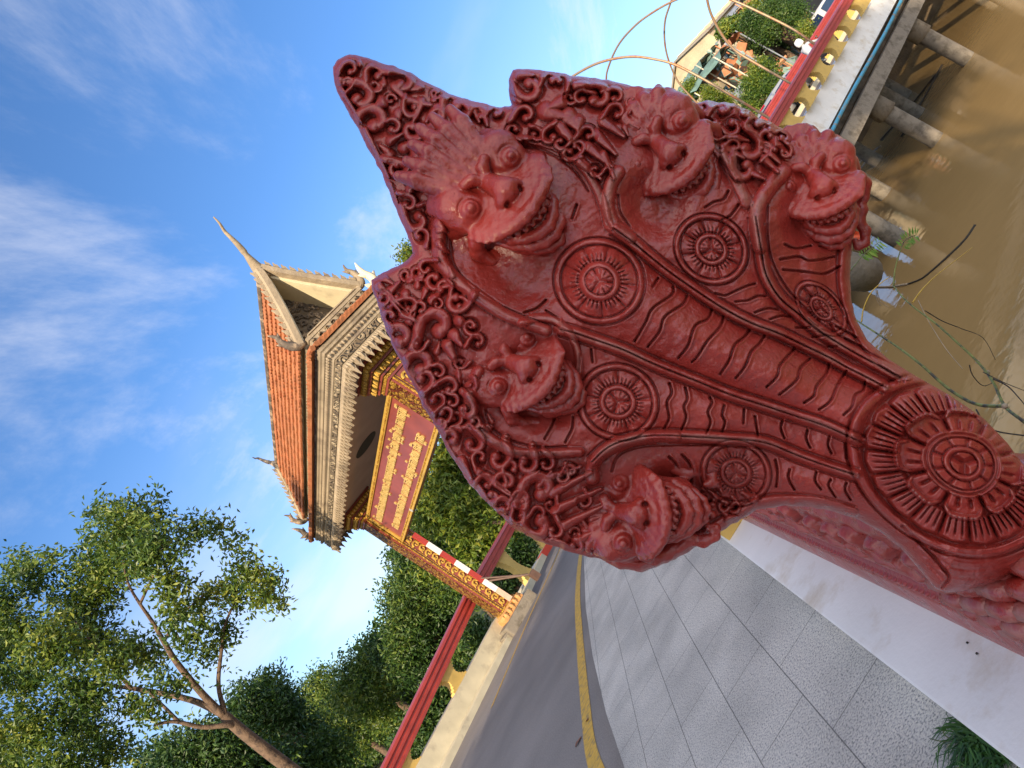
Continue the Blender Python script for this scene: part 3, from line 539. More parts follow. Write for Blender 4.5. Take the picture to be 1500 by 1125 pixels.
def head_mesh(kind):
    st = .0185 if kind != 1 else .021
    x = np.arange(-1.25, 1.25, st); y = np.arange(-2.05, 1.75, st); z = np.arange(-.35, 1.45, st)
    X, Y, Z = np.meshgrid(x, y, z, indexing='ij')
    X = X.astype(np.float32); Y = Y.astype(np.float32); Z = Z.astype(np.float32)
    def ell(c, r, XX=X, YY=Y, ZZ=Z):
        a, b, g = (XX-c[0])/r[0], (YY-c[1])/r[1], (ZZ-c[2])/r[2]; q = np.sqrt(a*a+b*b+g*g); return (q-1)*min(r)
    def cap(a, b, r0, r1, sc=(1, 1, 1)):
        a = np.array(a, float); b = np.array(b, float); sc = np.array(sc, float); v = (b-a)*sc; l2 = v@v+1e-9
        px, py, pz = (X-a[0])*sc[0], (Y-a[1])*sc[1], (Z-a[2])*sc[2]
        t = np.clip((px*v[0]+py*v[1]+pz*v[2])/l2, 0, 1); return np.sqrt((px-t*v[0])**2+(py-t*v[1])**2+(pz-t*v[2])**2)-(r0+(r1-r0)*t)
    def chain(pts, rs, k=.05, sc=(1, 1, 1)):
        D = None
        for i in range(len(pts)-1):
            c = cap(pts[i], pts[i+1], rs[i], rs[i+1], sc); D = c if D is None else smin(D, c, k)
        return D
    def tilt(c, r, n, XX=X, YY=Y, ZZ=Z):
        """ellipsoid whose third axis is n (in the y-z plane)"""
        n = np.array(n, float)/np.hypot(*n); yy = YY-c[1]; zz = ZZ-c[2]; p = -yy*n[1]+zz*n[0]; q = yy*n[0]+zz*n[1]
        a = np.sqrt(((XX-c[0])/r[0])**2+(p/r[1])**2+(q/r[2])**2); return (a-1)*min(r)
    def arc(rx, yb, y0, z0, zc, rad, n=9, tm=1.35, sc=(1, 1, 1)):
        t = np.linspace(-tm, tm, n); P = [(rx*math.sin(a), y0-(y0-yb)*math.cos(a), z0-zc*(1-math.cos(a))) for a in t]
        return chain(P, [rad*(1-.35*abs(a/tm)**3) for a in t], .03, sc)
    D = ell((0, -.02, .12), (.60, .55, .36))                        # skull
    D = smin(D, ell((0, -.50, .20), (.56, .46, .42)), .16)           # muzzle root
    for s in (-1, 1):                                                # eye domes sweep back into the cowl
        D = smin(D, chain([(s*.50, -.02, .31), (s*.55, .16, .27), (s*.62, .40, .02)], [.345, .335, .24]), .07)
        D = smin(D, chain([(s*.60, .16, .16), (s*.78, -.02, .06), (s*.84, -.30, -.08)], [.22, .17, .12]), .10)
    # duck-billed upper lip: a thick flaring plate with a crisp edge
    lx = .84 if kind == 2 else .78
    lip = smin(tilt((0, -.42, .64), (lx, .54, .12), (.68, .73)), arc(lx-.04, -.78, -.28, .98, .64, .082, n=15, tm=1.45), .06)
    lip = smax(lip, Y+.42*X*X-.02-.10, .06)
    D = smin(D, lip, .05)
    D = smin(D, tilt((0, -.30, .40), (.50, .40, .22), (.6, .8)), .12)
    for s in (-1, 1):
        D = smin(D, chain([(s*(lx-.22), -.40, .60), (s*(lx-.04), -.40, .42), (s*(lx+.06), -.52, .26), (s*lx, -.74, .14), (s*(lx-.14), -.84, .08)], [.09, .12, .12, .10, .07], .05, (1, 1, 1)), .05)
    D = smin(D, arc(lx-.22, -.90, -.33, .74, .42, .085), .02)                      # upper gum
    D = smax(D, -arc(lx-.26, -1.0, -.38, .84, .40, .05, sc=(1, 1, .5)), .02)          # the parted mouth
    D = smin(D, smin(ell((0, -.98, .28), (.52, .36, .40)), arc(lx-.28, -1.13, -.45, .76, .40, .085), .06), .03)
    D = smin(D, arc(lx-.24, -1.29, -.50, .66, .38, .085), .018)                     # lower lip
    D = smin(D, arc(lx-.34, -1.42, -.55, .50, .34, .075), .02)
    # teeth
    for i in range(-5, 6):
        t = i/5*1.05; tx = (lx-.22)*math.sin(t); tz = .82-.40*(1-math.cos(t))
        D = smin(D, ell((tx, -.35-.585*math.cos(t), tz-.02), (.050, .062, .05)), .012)
        D = smin(D, ell((tx*.90, -.42-.645*math.cos(t), tz-.07), (.048, .058, .05)), .012)
    # nose
    nose = smin(ell((0, -.32, .84), (.21, .18, .20)), chain([(0, .0, .54), (0, -.24, .80)], [.14, .17]), .05)
    for s in (-1, 1): nose = smin(nose, ell((s*.15, -.37, .80), (.12, .115, .14)), .035)
    D = smin(D, nose, .035)
    # whisker scrolls at the jaw corners
    for s in (-1, 1):
        D = smin(D, chain([(s*.74, -.70, .10), (s*.66, -.95, .10), (s*.56, -1.12, .08), (s*.60, -1.34, .06), (s*.52, -1.54, .06), (s*.38, -1.56, .08), (s*.36, -1.44, .10)], [.10, .115, .11, .095, .085, .075, .06], .05), .05)
    # eyes
    for s in (-1, 1):
        ex, ey, ez = s*.50, -.05, .60
        q = np.sqrt((X-ex)**2+(Y-ey)**2)
        D = smax(D, -(np.sqrt((q-.185)**2+(Z-ez-.02)**2)-.022), .02)
        D = smin(D, ell((ex, ey, ez-.02), (.155, .155, .15)), .012)
        D = smax(D, -(np.sqrt((q-.10)**2+(Z-ez-.10)**2)-.016), .01)
        D = smin(D, ell((ex, ey, ez+.11), (.065, .065, .07)), .012)
    # forehead frill: overlapping leaf-shaped fins lying back against the hood
    nf = 6
    for i in range(nf):
        a = (i-(nf-1)/2)/((nf-1)/2); x0 = a*.30; x1 = a*.66; top = (.95, .84, 1.36)[kind]-.18*abs(a)**1.5+.05*math.sin(i*5)
        f = chain([(x0, .18, .38), (x0+(x1-x0)*.35, .45, .30), (x0+(x1-x0)*.75, .45+(top-.45)*.62, .18), (x1, top, .03)], [.11, .135, .14, .085], .03, (1, 1, .8))
        D = smin(D, f, .03)
        D = smax(D, -chain([(x0*1.02, .24, .57), (x0+(x1-x0)*.4, .50, .53), (x0+(x1-x0)*.75, .78, .40)], [.015, .02, .012], .01), .012)
    D = smin(D, ell((0, .50, .0), (.60, .62, .20)), .06)
    for s in (-1, 1):   # brow blocks
        D = smin(D, chain([(s*.04, .06, .56), (s*.13, .20, .56), (s*.24, .24, .52)], [.085, .10, .09], .02, (1, 1, .9)), .015)
    for s in (-1, 1):   # nostrils
        D = smax(D, -ell((s*.15, -.46, .88), (.05, .055, .12)), .02)
    # hand-worked unevenness
    D = D+.008*np.sin(X*9+Y*4)*np.sin(Y*11+Z*7)+.004*np.sin(X*31+Z*17)*np.sin(Y*27)
    return surface_nets(D, np.array([x[0], y[0], z[0]]), st)
HV = [head_mesh(0), head_mesh(1), head_mesh(2)]
HEADS = [ # eye A (left eye), eye B (right eye), mesh kind, yaw, pitch, lift
 ((684,308),(742,232),2, 14, -5, .0, 1.03),
 ((726,568),(769,494),0, 8, -4, .0, 1.0),
 ((911,796),(905,700),1, -8, -6, .006, .92),
 ((932,238),(991,180),1, 6, -2, .0, 1.06),
 ((1155,272),(1222,243),1, 14, -6, .0, 1.10)]
for (ax_, ay_), (bx_, by_), kd, yaw, pit, lift, scl in HEADS:
    mx_, my_ = (ax_+bx_)/2, (ay_+by_)/2; e = np.array([bx_-ax_, by_-ay_], float); ln = np.hypot(*e); e /= ln
    upx, upy = e[1], -e[0]
    dep = float(np.median(hood_depth(mx_+np.linspace(-20, 20, 9), my_+np.linspace(-20, 20, 9)))) - .0
    dep = min(dep, DB+.0)
    sc = ln*.97*scl*dep/FPX
    o = at_d(mx_, my_, dep-lift); to = C0-o; to /= np.linalg.norm(to)
    xr = XI*e[0]-YI*e[1]; zr = to; xr = xr-zr*np.dot(xr, zr); xr /= np.linalg.norm(xr); yr = np.cross(zr, xr)
    ca, sa = math.cos(R_(yaw)), math.sin(R_(yaw)); xr2 = xr*ca-zr*sa; zr2 = zr*ca+xr*sa
    cb, sb = math.cos(R_(pit)), math.sin(R_(pit)); yr3 = yr*cb+zr2*sb; zr3 = zr2*cb-yr*sb
    V, Q = HV[kd]; base = o-zr3*.42*sc-yr3*(-.0)*sc
    W_ = base+(V[:, :1]*xr2+V[:, 1:2]*yr3+V[:, 2:3]*zr3)*sc
    mesh_np('head', W_, Q, M_red, naga)
# ------------------------------------------------------------ ground, road, pavement, water
def grid_mesh(name, poly, z, m, parent=None, thick=0):
    mb = MB(); n = len(poly)
    top = [(x, y, z) for x, y in poly]
    if not thick: mb.add(top, [tuple(range(n))])
    else:
        mb.add(top+[(x, y, z-thick) for x, y in poly], [tuple(range(n)), tuple(range(n, 2*n))[::-1]]+[(i, (i+1) % n, n+(i+1) % n, n+i) for i in range(n)])
    return mb.build(name, m, parent)
AZB = R_(61); ub = np.array([math.sin(AZB), math.cos(AZB), 0]); nb = np.array([-ub[1], ub[0], 0])   # along the bridge / away from us across it
PB = np.array([9.6, 19.2, 0])
def bpos(u, v, z=0): return PB+ub*u+nb*v+np.array([0, 0, z])
def to_b(x, y): d = np.array([x, y, 0])-PB; return d@ub, d@nb
WZ = -3.5
# pavement edge (photo outline dropped on the ground)
PAVE = [at_z(x, y, .12)[:2] for x, y in ((930,1180),(915,1125),(888,1045),(868,960),(858,890),(856,835),(855,800))]
def asphalt():
    m, nt, b = nodes_of('asphalt'); N = nt.nodes; L = nt.links; tc = N.new('ShaderNodeTexCoord')
    n1 = N.new('ShaderNodeTexNoise'); n1.inputs['Scale'].default_value = 70; n1.inputs['Detail'].default_value = 7; n1.inputs['Roughness'].default_value = .8; L.new(tc.outputs['Object'], n1.inputs['Vector'])
    n2 = N.new('ShaderNodeTexNoise'); n2.inputs['Scale'].default_value = .5; n2.inputs['Detail'].default_value = 7; L.new(tc.outputs['Object'], n2.inputs['Vector'])
    c1 = N.new('ShaderNodeValToRGB'); c1.color_ramp.elements[0].position = .35; c1.color_ramp.elements[0].color = (.11, .10, .095, 1); c1.color_ramp.elements[1].position = .7; c1.color_ramp.elements[1].color = (.25, .222, .205, 1); L.new(n1.outputs['Fac'], c1.inputs['Fac'])
    c2 = N.new('ShaderNodeMapRange'); c2.inputs['From Min'].default_value = .35; c2.inputs['From Max'].default_value = .65; c2.inputs['To Min'].default_value = .8; c2.inputs['To Max'].default_value = 1.25; L.new(n2.outputs['Fac'], c2.inputs['Value'])
    mx = N.new('ShaderNodeMix'); mx.data_type = 'RGBA'; mx.blend_type = 'MULTIPLY'; mx.inputs['Factor'].default_value = 1; L.new(c1.outputs['Color'], mx.inputs['A']); L.new(c2.outputs['Result'], mx.inputs['B']); L.new(mx.outputs['Result'], b.inputs['Base Color'])
    b.inputs['Roughness'].default_value = .8
    bp = N.new('ShaderNodeBump'); bp.inputs['Strength'].default_value = .5; bp.inputs['Distance'].default_value = .006; L.new(n1.outputs['Fac'], bp.inputs['Height']); L.new(bp.outputs['Normal'], b.inputs['Normal'])
    return m
def granite():
    m, nt, b = nodes_of('flamed_granite'); N = nt.nodes; L = nt.links; tc = N.new('ShaderNodeTexCoord')
    mp = N.new('ShaderNodeMapping'); mp.inputs['Rotation'].default_value = (0, 0, R_(8)); L.new(tc.outputs['Object'], mp.inputs['Vector'])
    br = N.new('ShaderNodeTexBrick'); br.offset = .5; br.inputs['Scale'].default_value = 1; br.inputs['Brick Width'].default_value = .60; br.inputs['Row Height'].default_value = .30; br.inputs['Mortar Size'].default_value = .0024; br.inputs['Mortar Smooth'].default_value = .2
    br.inputs['Color1'].default_value = (.44, .42, .385, 1); br.inputs['Color2'].default_value = (.46, .44, .405, 1); br.inputs['Mortar'].default_value = (.15, .14, .13, 1)
    mp.inputs['Rotation'].default_value = (0, 0, R_(90)); mp.inputs['Location'].default_value = (.12, .11, 0)
    L.new(mp.outputs['Vector'], br.inputs['Vector'])
    v = N.new('ShaderNodeTexNoise'); v.inputs['Scale'].default_value = 125; v.inputs['Detail'].default_value = 3; v.inputs['Roughness'].default_value = .6; L.new(tc.outputs['Object'], v.inputs['Vector'])
    c = N.new('ShaderNodeValToRGB'); el = c.color_ramp.elements; el[0].position = .36; el[0].color = (.38, .39, .42, 1); el[1].position = .60; el[1].color = (1.30, 1.27, 1.20, 1); q = el.new(.46); q.color = (.92, .92, .94, 1); L.new(v.outputs['Fac'], c.inputs['Fac'])
    n2 = N.new('ShaderNodeTexNoise'); n2.inputs['Scale'].default_value = 2.2; n2.inputs['Detail'].default_value = 6; L.new(tc.outputs['Object'], n2.inputs['Vector'])
    c2 = N.new('ShaderNodeMapRange'); c2.inputs['From Min'].default_value = .3; c2.inputs['From Max'].default_value = .62; c2.inputs['To Min'].default_value = .74; c2.inputs['To Max'].default_value = 1.10; L.new(n2.outputs['Fac'], c2.inputs['Value'])
    m1 = N.new('ShaderNodeMix'); m1.data_type = 'RGBA'; m1.blend_type = 'MULTIPLY'; m1.inputs['Factor'].default_value = 1; L.new(br.outputs['Color'], m1.inputs['A']); L.new(c.outputs['Color'], m1.inputs['B'])
    m2 = N.new('ShaderNodeMix'); m2.data_type = 'RGBA'; m2.blend_type = 'MULTIPLY'; m2.inputs['Factor'].default_value = 1; L.new(m1.outputs['Result'], m2.inputs['A']); L.new(c2.outputs['Result'], m2.inputs['B']); L.new(m2.outputs['Result'], b.inputs['Base Color'])
    b.inputs['Roughness'].default_value = .65
    inv = N.new('ShaderNodeMath'); inv.operation = 'SUBTRACT'; L.new(v.outputs['Fac'], inv.inputs[0]); L.new(br.outputs['Fac'], inv.inputs[1])
    bp = N.new('ShaderNodeBump'); bp.inputs['Strength'].default_value = .8; bp.inputs['Distance'].default_value = .004; L.new(inv.outputs[0], bp.inputs['Height']); L.new(bp.outputs['Normal'], b.inputs['Normal'])
    return m
M_asph = asphalt(); M_gran = granite()
M_white = mat('white_emulsion', (.80, .79, .76), .55, .06, 3, .25, 60, .004, col2=(.60, .53, .42), c2scale=3.5, c2pos=(.52, .72))
M_cream = mat('cream_lime_wash', (.62, .55, .38), .75, .12, 3, .3, 30, .006, col2=(.40, .34, .24), c2scale=2, c2pos=(.55, .72))
M_yelw = mat('yellow_masonry_paint', (.62, .42, .11), .6, .12, 5, .3, 40, .006, col2=(.42, .28, .09), c2scale=5, c2pos=(.52, .7))
M_rail = mat('dull_red_masonry_paint', (.36, .048, .038), .38, .12, 4, .3, 30, .006)
M_line = mat('worn_yellow_road_paint', (.50, .30, .035), .7, .15, 20, .4, 120, .003, col2=(.26, .18, .06), c2scale=18, c2pos=(.50, .62))
M_conc = mat('weathered_concrete', (.23, .20, .16), .85, .2, 3, .6, 25, .02, col2=(.10, .085, .065), c2scale=3, c2pos=(.45, .62))
M_earth = mat('grassy_bank', (.075, .10, .022), .95, .35, 3, .8, 12, .06, col2=(.12, .09, .045), c2scale=1.2, c2pos=(.5, .62))
M_mud = mat('river_bank_soil', (.12, .085, .05), .95, .3, 2, .8, 9, .06)
def water_mat():
    m, nt, b = nodes_of('silty_water'); N = nt.nodes; L = nt.links; tc = N.new('ShaderNodeTexCoord')
    n1 = N.new('ShaderNodeTexNoise'); n1.inputs['Scale'].default_value = .35; n1.inputs['Detail'].default_value = 5; L.new(tc.outputs['Object'], n1.inputs['Vector'])
    c = N.new('ShaderNodeValToRGB'); c.color_ramp.elements[0].color = (.28, .185, .075, 1); c.color_ramp.elements[1].color = (.35, .235, .10, 1); L.new(n1.outputs['Fac'], c.inputs['Fac']); L.new(c.outputs['Color'], b.inputs['Base Color'])
    b.inputs['Roughness'].default_value = .035; b.inputs['IOR'].default_value = 1.33; b.inputs['Specular IOR Level'].default_value = .4
    n2 = N.new('ShaderNodeTexNoise'); n2.inputs['Scale'].default_value = 2.6; n2.inputs['Detail'].default_value = 3; L.new(tc.outputs['Object'], n2.inputs['Vector'])
    bp = N.new('ShaderNodeBump'); bp.inputs['Strength'].default_value = .14; bp.inputs['Distance'].default_value = .05; L.new(n2.outputs['Fac'], bp.inputs['Height']); L.new(bp.outputs['Normal'], b.inputs['Normal'])
    return m
M_water = water_mat()
o = grid_mesh('water', [(-200, -100), (300, -100), (300, 400), (-200, 400)], WZ, M_water); tag(o, kind='structure')
# land masses
BW = 6.2   # bridge width
far0 = [bpos(-40, BW+3.0), bpos(27.5, BW+3.0), bpos(29, 60), bpos(-60, 120)]
# our side: everything left of the river edge and on the near side of the gate
near = [(.42, -25), (.42, 8.2), (.42, 12.2), *[tuple(bpos(-9.9, v)[:2]) for v in (-.2,)], *[tuple(bpos(-9.9, v)[:2]) for v in (BW+.2,)], tuple(bpos(-13, BW+2.5)[:2]), (-9.5, 12.6), (-14, 7), (-26, 0), (-60, -25)]
o = grid_mesh('ground', near, -.012, M_earth, thick=6); tag(o, kind='structure')
# park lawn and distant terrain beyond the pond on the left, and the far bank on the right
lawn = [(-14, 26), (-4, 27), (4, 33), (20, 70), (-120, 120), (-160, 10), (-40, 8), (-26, 17)]
o = grid_mesh('lawn', lawn, -.6, M_earth, thick=6); tag(o, kind='structure')
fb = [tuple(bpos(*q)[:2]) for q in ((16, 9.5), (24, 8.0), (31, -1), (38, -60), (300, -60), (300, 300), (10, 300), (2, 60))]
o = grid_mesh('far_bank', fb, -.05, M_mud, thick=6); tag(o, kind='structure')
o = grid_mesh('terrain', [(-900, 60), (900, 60), (1200, 1200), (-1200, 1200)], -1.2, M_earth, thick=4); tag(o, kind='structure')
# road: runs between the curbs and over the bridge
Lc = np.array([-4.5, 16, 0])          # far gate column
RDFAR = [at_z(x, y, 0)[:2] for x, y in ((649.6,1125),(700,1030),(730,970),(754,917))]
d0 = RDFAR[0]-RDFAR[1]; d0 = d0/np.linalg.norm(d0)
rd = [tuple(RDFAR[0]+d0*14), tuple(RDFAR[0]+d0*6)]+[tuple(p) for p in RDFAR]+[tuple(bpos(-12, BW-.35)[:2]), tuple(bpos(-6, BW-.35)[:2]), tuple(bpos(40, BW-.35)[:2]), tuple(bpos(40, .42)[:2]), tuple(bpos(-9.9, .42)[:2]), (-.3, 12), (-.3, -8), (-12, -10)]
o = grid_mesh('road', rd, .0, M_asph); tag(o, kind='structure')
pv = [tuple(p) for p in PAVE]+[(-.75, 11.3), (-.118, 11.3), (-.118, -6)]+[(-1.6, -6), (-1.35, 0)]
o = grid_mesh('pavement', pv, .12, M_gran, thick=.14); tag(o, kind='structure')
# yellow lines
def strip(px, wd, z, name, m):
    P = smooth_path([(*at_z(x, y, z)[:2], z) for x, y in px], 6); mb = MB(); vs = []
    for i, p in enumerate(P):
        t = P[min(i+1, len(P)-1)]-P[max(i-1, 0)]; t /= np.linalg.norm(t); s = np.array([-t[1], t[0], 0])*wd/2; vs += [p+s, p-s]
    mb.add(vs, [(2*i, 2*i+1, 2*i+3, 2*i+2) for i in range(len(P)-1)]); return mb.build(name, m)
o = strip([(905,1200),(868,1110),(858,1040),(850,950),(846,880),(848,835),(852,800)], .135, .004, 'road_line', M_line); tag(o, kind='structure')
o = strip([(720,1036),(745,976),(775,905),(800,850),(822,800)], .09, .004, 'centre_line', M_line); tag(o, kind='structure')
# ------------------------------------------------------------ balustrades, bridge
RAILP = [(-.17, 0), (-.17, .05), (-.13, .07), (-.13, .11), (-.16, .13), (-.16, .17), (-.12, .19), (-.12, .22), (-.15, .24), (-.13, .29), (-.05, .315), (.05, .315), (.13, .29), (.15, .24), (.12, .22), (.12, .19), (.16, .17), (.16, .13), (.13, .11), (.13, .07), (.17, .05), (.17, 0)]
def baluster_profile(h, hw=.30):
    """stepped hour-glass block, half outline (half-width, z)"""
    P = []; n = 9
    for i in range(n):
        z0 = h*i/n; z1 = h*(i+1)/n; c = abs((i+.5)/n-.5)*2; wv = hw*(.48+.52*c**1.8); P += [(wv, z0), (wv*.97, z1-.004)]
    return P
def baluster(parent, p, t, h, hw=.30, th=.16, m=None):
    t = np.array(t); s = np.array([-t[1], t[0], 0]); P = baluster_profile(h, hw); poly = [(a, z) for a, z in P]+[(-a, z) for a, z in P[::-1]]
    return MB().prism(poly, (-th/2, th/2), p, t, (0, 0, 1), s).build('baluster', m or M_yelw, parent)
def balustrade(path, zb, zr, name, label, group=None, wall=None, step=1.15, off=.5, wallmat=None, scale=1.0, hw=.32):
    P = np.array(path, float); root = empty(name, (*P[0][:2], 0), label, 'balustrade', group)
    zr = np.full(len(P), zr, float) if not hasattr(zr, '__len__') else np.array(zr, float)
    prof = [(a*scale, b*scale*(1.0)) for a, b in RAILP]
    MB().sweep(prof, [(p[0], p[1], z) for p, z in zip(P, zr)]).build('handrail', M_rail, root)
    if wall: MB().sweep(wall, [(x, y, 0) for x, y in P]).build('base_wall', wallmat or M_white, root)
    sg = np.hypot(*(P[1:]-P[:-1]).T); cum = np.concatenate([[0], np.cumsum(sg)]); s = off
    while s < cum[-1]-.2:
        i = min(np.searchsorted(cum, s)-1, len(sg)-1); i = max(i, 0); t = (P[i+1]-P[i])/sg[i]; f = s-cum[i]; q = P[i]+t*f; z = zr[i]+(zr[i+1]-zr[i])*f/sg[i]
        baluster(root, (q[0], q[1], zb), (t[0], t[1], 0), z-zb+.01, hw); s += step
    return root
# far side of the road, left of the gate
A = np.array([-4.55, 15.75]); B = np.array([-6.95, 11.9]); dirl = (B-A)/np.linalg.norm(B-A)
balustrade([A, B, B+dirl*2.5+np.array([-.2, 0]), B+dirl*6+np.array([-.9, 0])], .46, (.99, .63, .60, .58), 'balustrade', 'sunlit red handrail on yellow hourglass balusters and cream wall, left of the gate column',
  wall=[(-.26, -.02), (-.24, .12), (-.22, .46), (.22, .46), (.22, -.02)], wallmat=M_cream, step=2.0, off=1.9)
# kerb walk between wall and road
kb = MB(); kb.sweep([(-.22, -.02), (-.22, .12), (.20, .12), (.20, -.02)], [(*(A+np.array([.38, -.10])), 0), (*(B+np.array([.42, -.15])), 0), (*(B+dirl*2.5+np.array([.2, -.15])), 0)])
tag(kb.build('kerb', M_cream, bevel=.01), kind='structure')
# beyond the gate the rail turns and follows the bridge
G0 = bpos(-11.6, BW+.1)[:2]
cA = A-dirl*.04
far_r = balustrade([cA, bpos(-11.2, BW+.15)[:2], bpos(-6, BW+.15)[:2], bpos(28, BW+.15)[:2]], .16, (1.0, 1.06, 1.04, .95), 'balustrade', 'red handrail with pale wall beyond the gate, running across the far side of the bridge',
  wall=[(-.215, -.3), (-.215, .16), (.215, .16), (.215, -.3)], wallmat=M_cream, step=1.9, off=2.1)
# banded kerb beyond the gate: separate painted blocks
M_kred = mat('red_kerb_paint', (.62, .055, .025), .6, .1, 8, .2)
M_kwh = mat('white_kerb_paint', (.66, .62, .52), .6, .15, 6, .2)
kroot = empty('painted_kerb', (*bpos(-11.6, BW-.3)[:2], 0), 'kerb beyond the gate painted in red and white blocks', 'kerb')
for i in range(14):
    u = -12.3+i*1.15
    c = bpos(u, BW-.28, .085)
    MB().box(c, (1.13, .30, .17), (ub, nb, (0, 0, 1))).build('kerb_block', M_kred if i % 2 else M_kwh, kroot, bevel=.012)
# the bridge itself
M_blue = mat('blue_plastic_pipe', (.05, .30, .48), .45, .1, 3, .2, col2=(.25, .22, .18), c2scale=7, c2pos=(.54, .6))
M_deck = mat('stained_deck_concrete', (.17, .135, .10), .9, .2, 2, .6, 12, .03, col2=(.06, .05, .04), c2scale=1.5, c2pos=(.45, .6))
br = empty('bridge', bpos(0, 0, 0), 'concrete road bridge on round piers crossing the brown river', 'bridge')
MB().sweep([(-BW-.35, -.40), (-BW-.35, -.02), (.02, -.02), (.02, -.40)], [bpos(-9.8, 0), bpos(30, 0)]).build('deck', M_deck, br)
MB().sweep([(.025, -.38), (.025, .35), (-.42, .35), (-.42, -.016), (-.5, -.016), (-.5, -.38)], [bpos(-9.75, 0), bpos(9, 0), bpos(29, 0)]).build('fascia', M_white, br)
for v in (1.0, 2.6, 4.2, 5.8): MB().box(bpos(10, v, -.62), (39, .34, .44), (ub, nb, (0, 0, 1))).build('beam', M_deck, br)
for iu, u in enumerate((-5.4, -.5, 4.3, 9.2, 14.1, 19.0)):
    MB().box(bpos(u, BW/2, -1.0), (.55, BW-.3, .36), (ub, nb, (0, 0, 1))).build('pier_cap', M_deck, br, bevel=.03)
    for v in (.75, BW/2, BW-.75):
        MB().lathe([(.25, WZ-1.5), (.25, WZ+.25), (.255, -1.9), (.25, -1.86), (.33, -1.84), (.33, -1.2), (.31, -1.18)], bpos(u, v, 0), 20).build('pier', M_conc, br, smooth=True)
mb = MB(); mb.tube([bpos(u, -.09, -.50+.03*math.sin(u*.7)) for u in np.arange(-9.6, 28, 1.0)], .055, 10); pp = mb.build('water_pipe', M_blue, None, smooth=True); tag(pp, 'long faded blue pipe fixed under the white edge of the bridge', 'pipe')
mb = MB(); mb.sweep([(-.10, -.02), (-.10, .42), (.14, .42), (.14, -.02)], [bpos(-9.7, .10, -1.18), bpos(29, .10, -1.18)]); mb.build('edge_beam', M_conc, br)
near_r = balustrade([bpos(-9.0, -.2+.0)[:2]+nb[:2]*.02, bpos(0, -.18)[:2], bpos(27, -.18)[:2]], .352, .83, 'balustrade', 'dusky red handrail on yellow stepped balusters along the near edge of the bridge', step=1.38, off=.9, scale=1.0, hw=.50)
# ------------------------------------------------------------ our own balustrade: plinth, carved serpent body
pl = MB(); XE = -.115
pl.add([(XE, -2, -.1), (.42, -2, -.1), (.42, 11.2, -.1), (XE, 11.2, -.1), (XE, -2, .25), (.42, -2, .25), (.42, 11.2, .25), (XE, 11.2, .25)], [(0,3,2,1),(4,5,6,7),(0,1,5,4),(1,2,6,5),(2,3,7,6),(3,0,4,7)])
o = pl.build('plinth', M_white, bevel=.008); tag(o, 'low white painted plinth beside the grey granite paving, under the red serpent', 'plinth')
by = MB(); by.box((-.0, 4.55, .30), (.20, .55, .10)); by.box((.0, 4.55, .37), (.17, .42, .05))
o = by.build('baluster_base', M_yelw, bevel=.006); tag(o, 'yellow painted block standing on the white plinth just past the serpent', 'block')
# body: long rail, its left face moulded and carved (relief as geometry)
ys = np.arange(.55, 10.8, .012); 
PR = [(-.002, 0), (0, .055), (.012, .105), (.020, .112), (.026, .118), (.030, .128), (.026, .140), (.032, .146), (.044, .152), (.044, .166), (.036, .172), (.040, .182)]
PR += [(.046+.02*i/9+.01*math.sin(i/9*math.pi), .19+.20*i/9) for i in range(10)]+[(.085, .41), (.12, .43), (.20, .435), (.29, .41), (.33, .36), (.34, .2), (.35, 0)]
PR = np.array(PR); npf = len(PR)
# refine the carved band
t = np.linspace(0, 1, npf); tt = np.linspace(0, 1, 110); xs_ = np.interp(tt, t, PR[:, 0]); zs_ = np.interp(tt, t, PR[:, 1])
ysf = np.concatenate([np.arange(.95, 4.2, .006), np.arange(4.2, 10.8, .04)])
YY, TT = np.meshgrid(ysf, tt, indexing='ij'); XX = np.interp(TT, t, PR[:, 0]); ZZ = np.interp(TT, t, PR[:, 1])
rel = np.zeros_like(XX)
bead = np.clip(1-(((YY/.030) % 1-.5)/.42)**2-((ZZ-.132)/.010)**2, 0, 1)**.5*.011; rel += bead
r2 = np.random.default_rng(5)
band = (ZZ > .18) & (XX < .16)
for yc in np.arange(1.0, 4.2, .17):
    zc = .29+.02*r2.uniform(-1, 1)
    for j in range(3):                                # swept leaves of the scroll
        y0, z0 = yc+j*.02, .20+.015*j; a = R_(35+18*j); Ls = .15-.02*j
        dy = YY-y0; dz = ZZ-z0; u = dy*math.cos(a)+dz*math.sin(a); v = -dy*math.sin(a)+dz*math.cos(a)-1.6*u*u
        q = 1-(np.clip((u-Ls/2)/(Ls/2), -1, 1)**2)-(v/(.020*(1-.5*np.clip(u/Ls, 0, 1))))**2
        rel = np.maximum(rel, np.where(band, .020*np.sqrt(np.clip(q, 0, 1)), 0))
    rr = np.hypot(YY-yc-.06, ZZ-zc-.03); rel = np.maximum(rel, np.where(band, .022*np.clip(1-((rr-.030)/.013)**2, 0, 1)**.5, 0)); rel = np.maximum(rel, np.where(band, .020*np.clip(1-(rr/.013)**2, 0, 1)**.5, 0))
rel += band*(.003*np.sin(YY*57+ZZ*40)*np.sin(ZZ*90)+.0015*np.sin(YY*21))
drift = (YY-1.6)*-.018
Xw = .098+drift+XX-rel*1.5; Zw = .25+ZZ+rel*.3
V = np.stack([Xw, YY, Zw], -1).reshape(-1, 3); n1, n2 = XX.shape
ii, jj = np.meshgrid(np.arange(n1-1), np.arange(n2-1), indexing='ij'); a = (ii*n2+jj).ravel(); F = np.stack([a, a+1, a+n2+1, a+n2], 1)
body = mesh_np('body', V, F, M_red, naga)
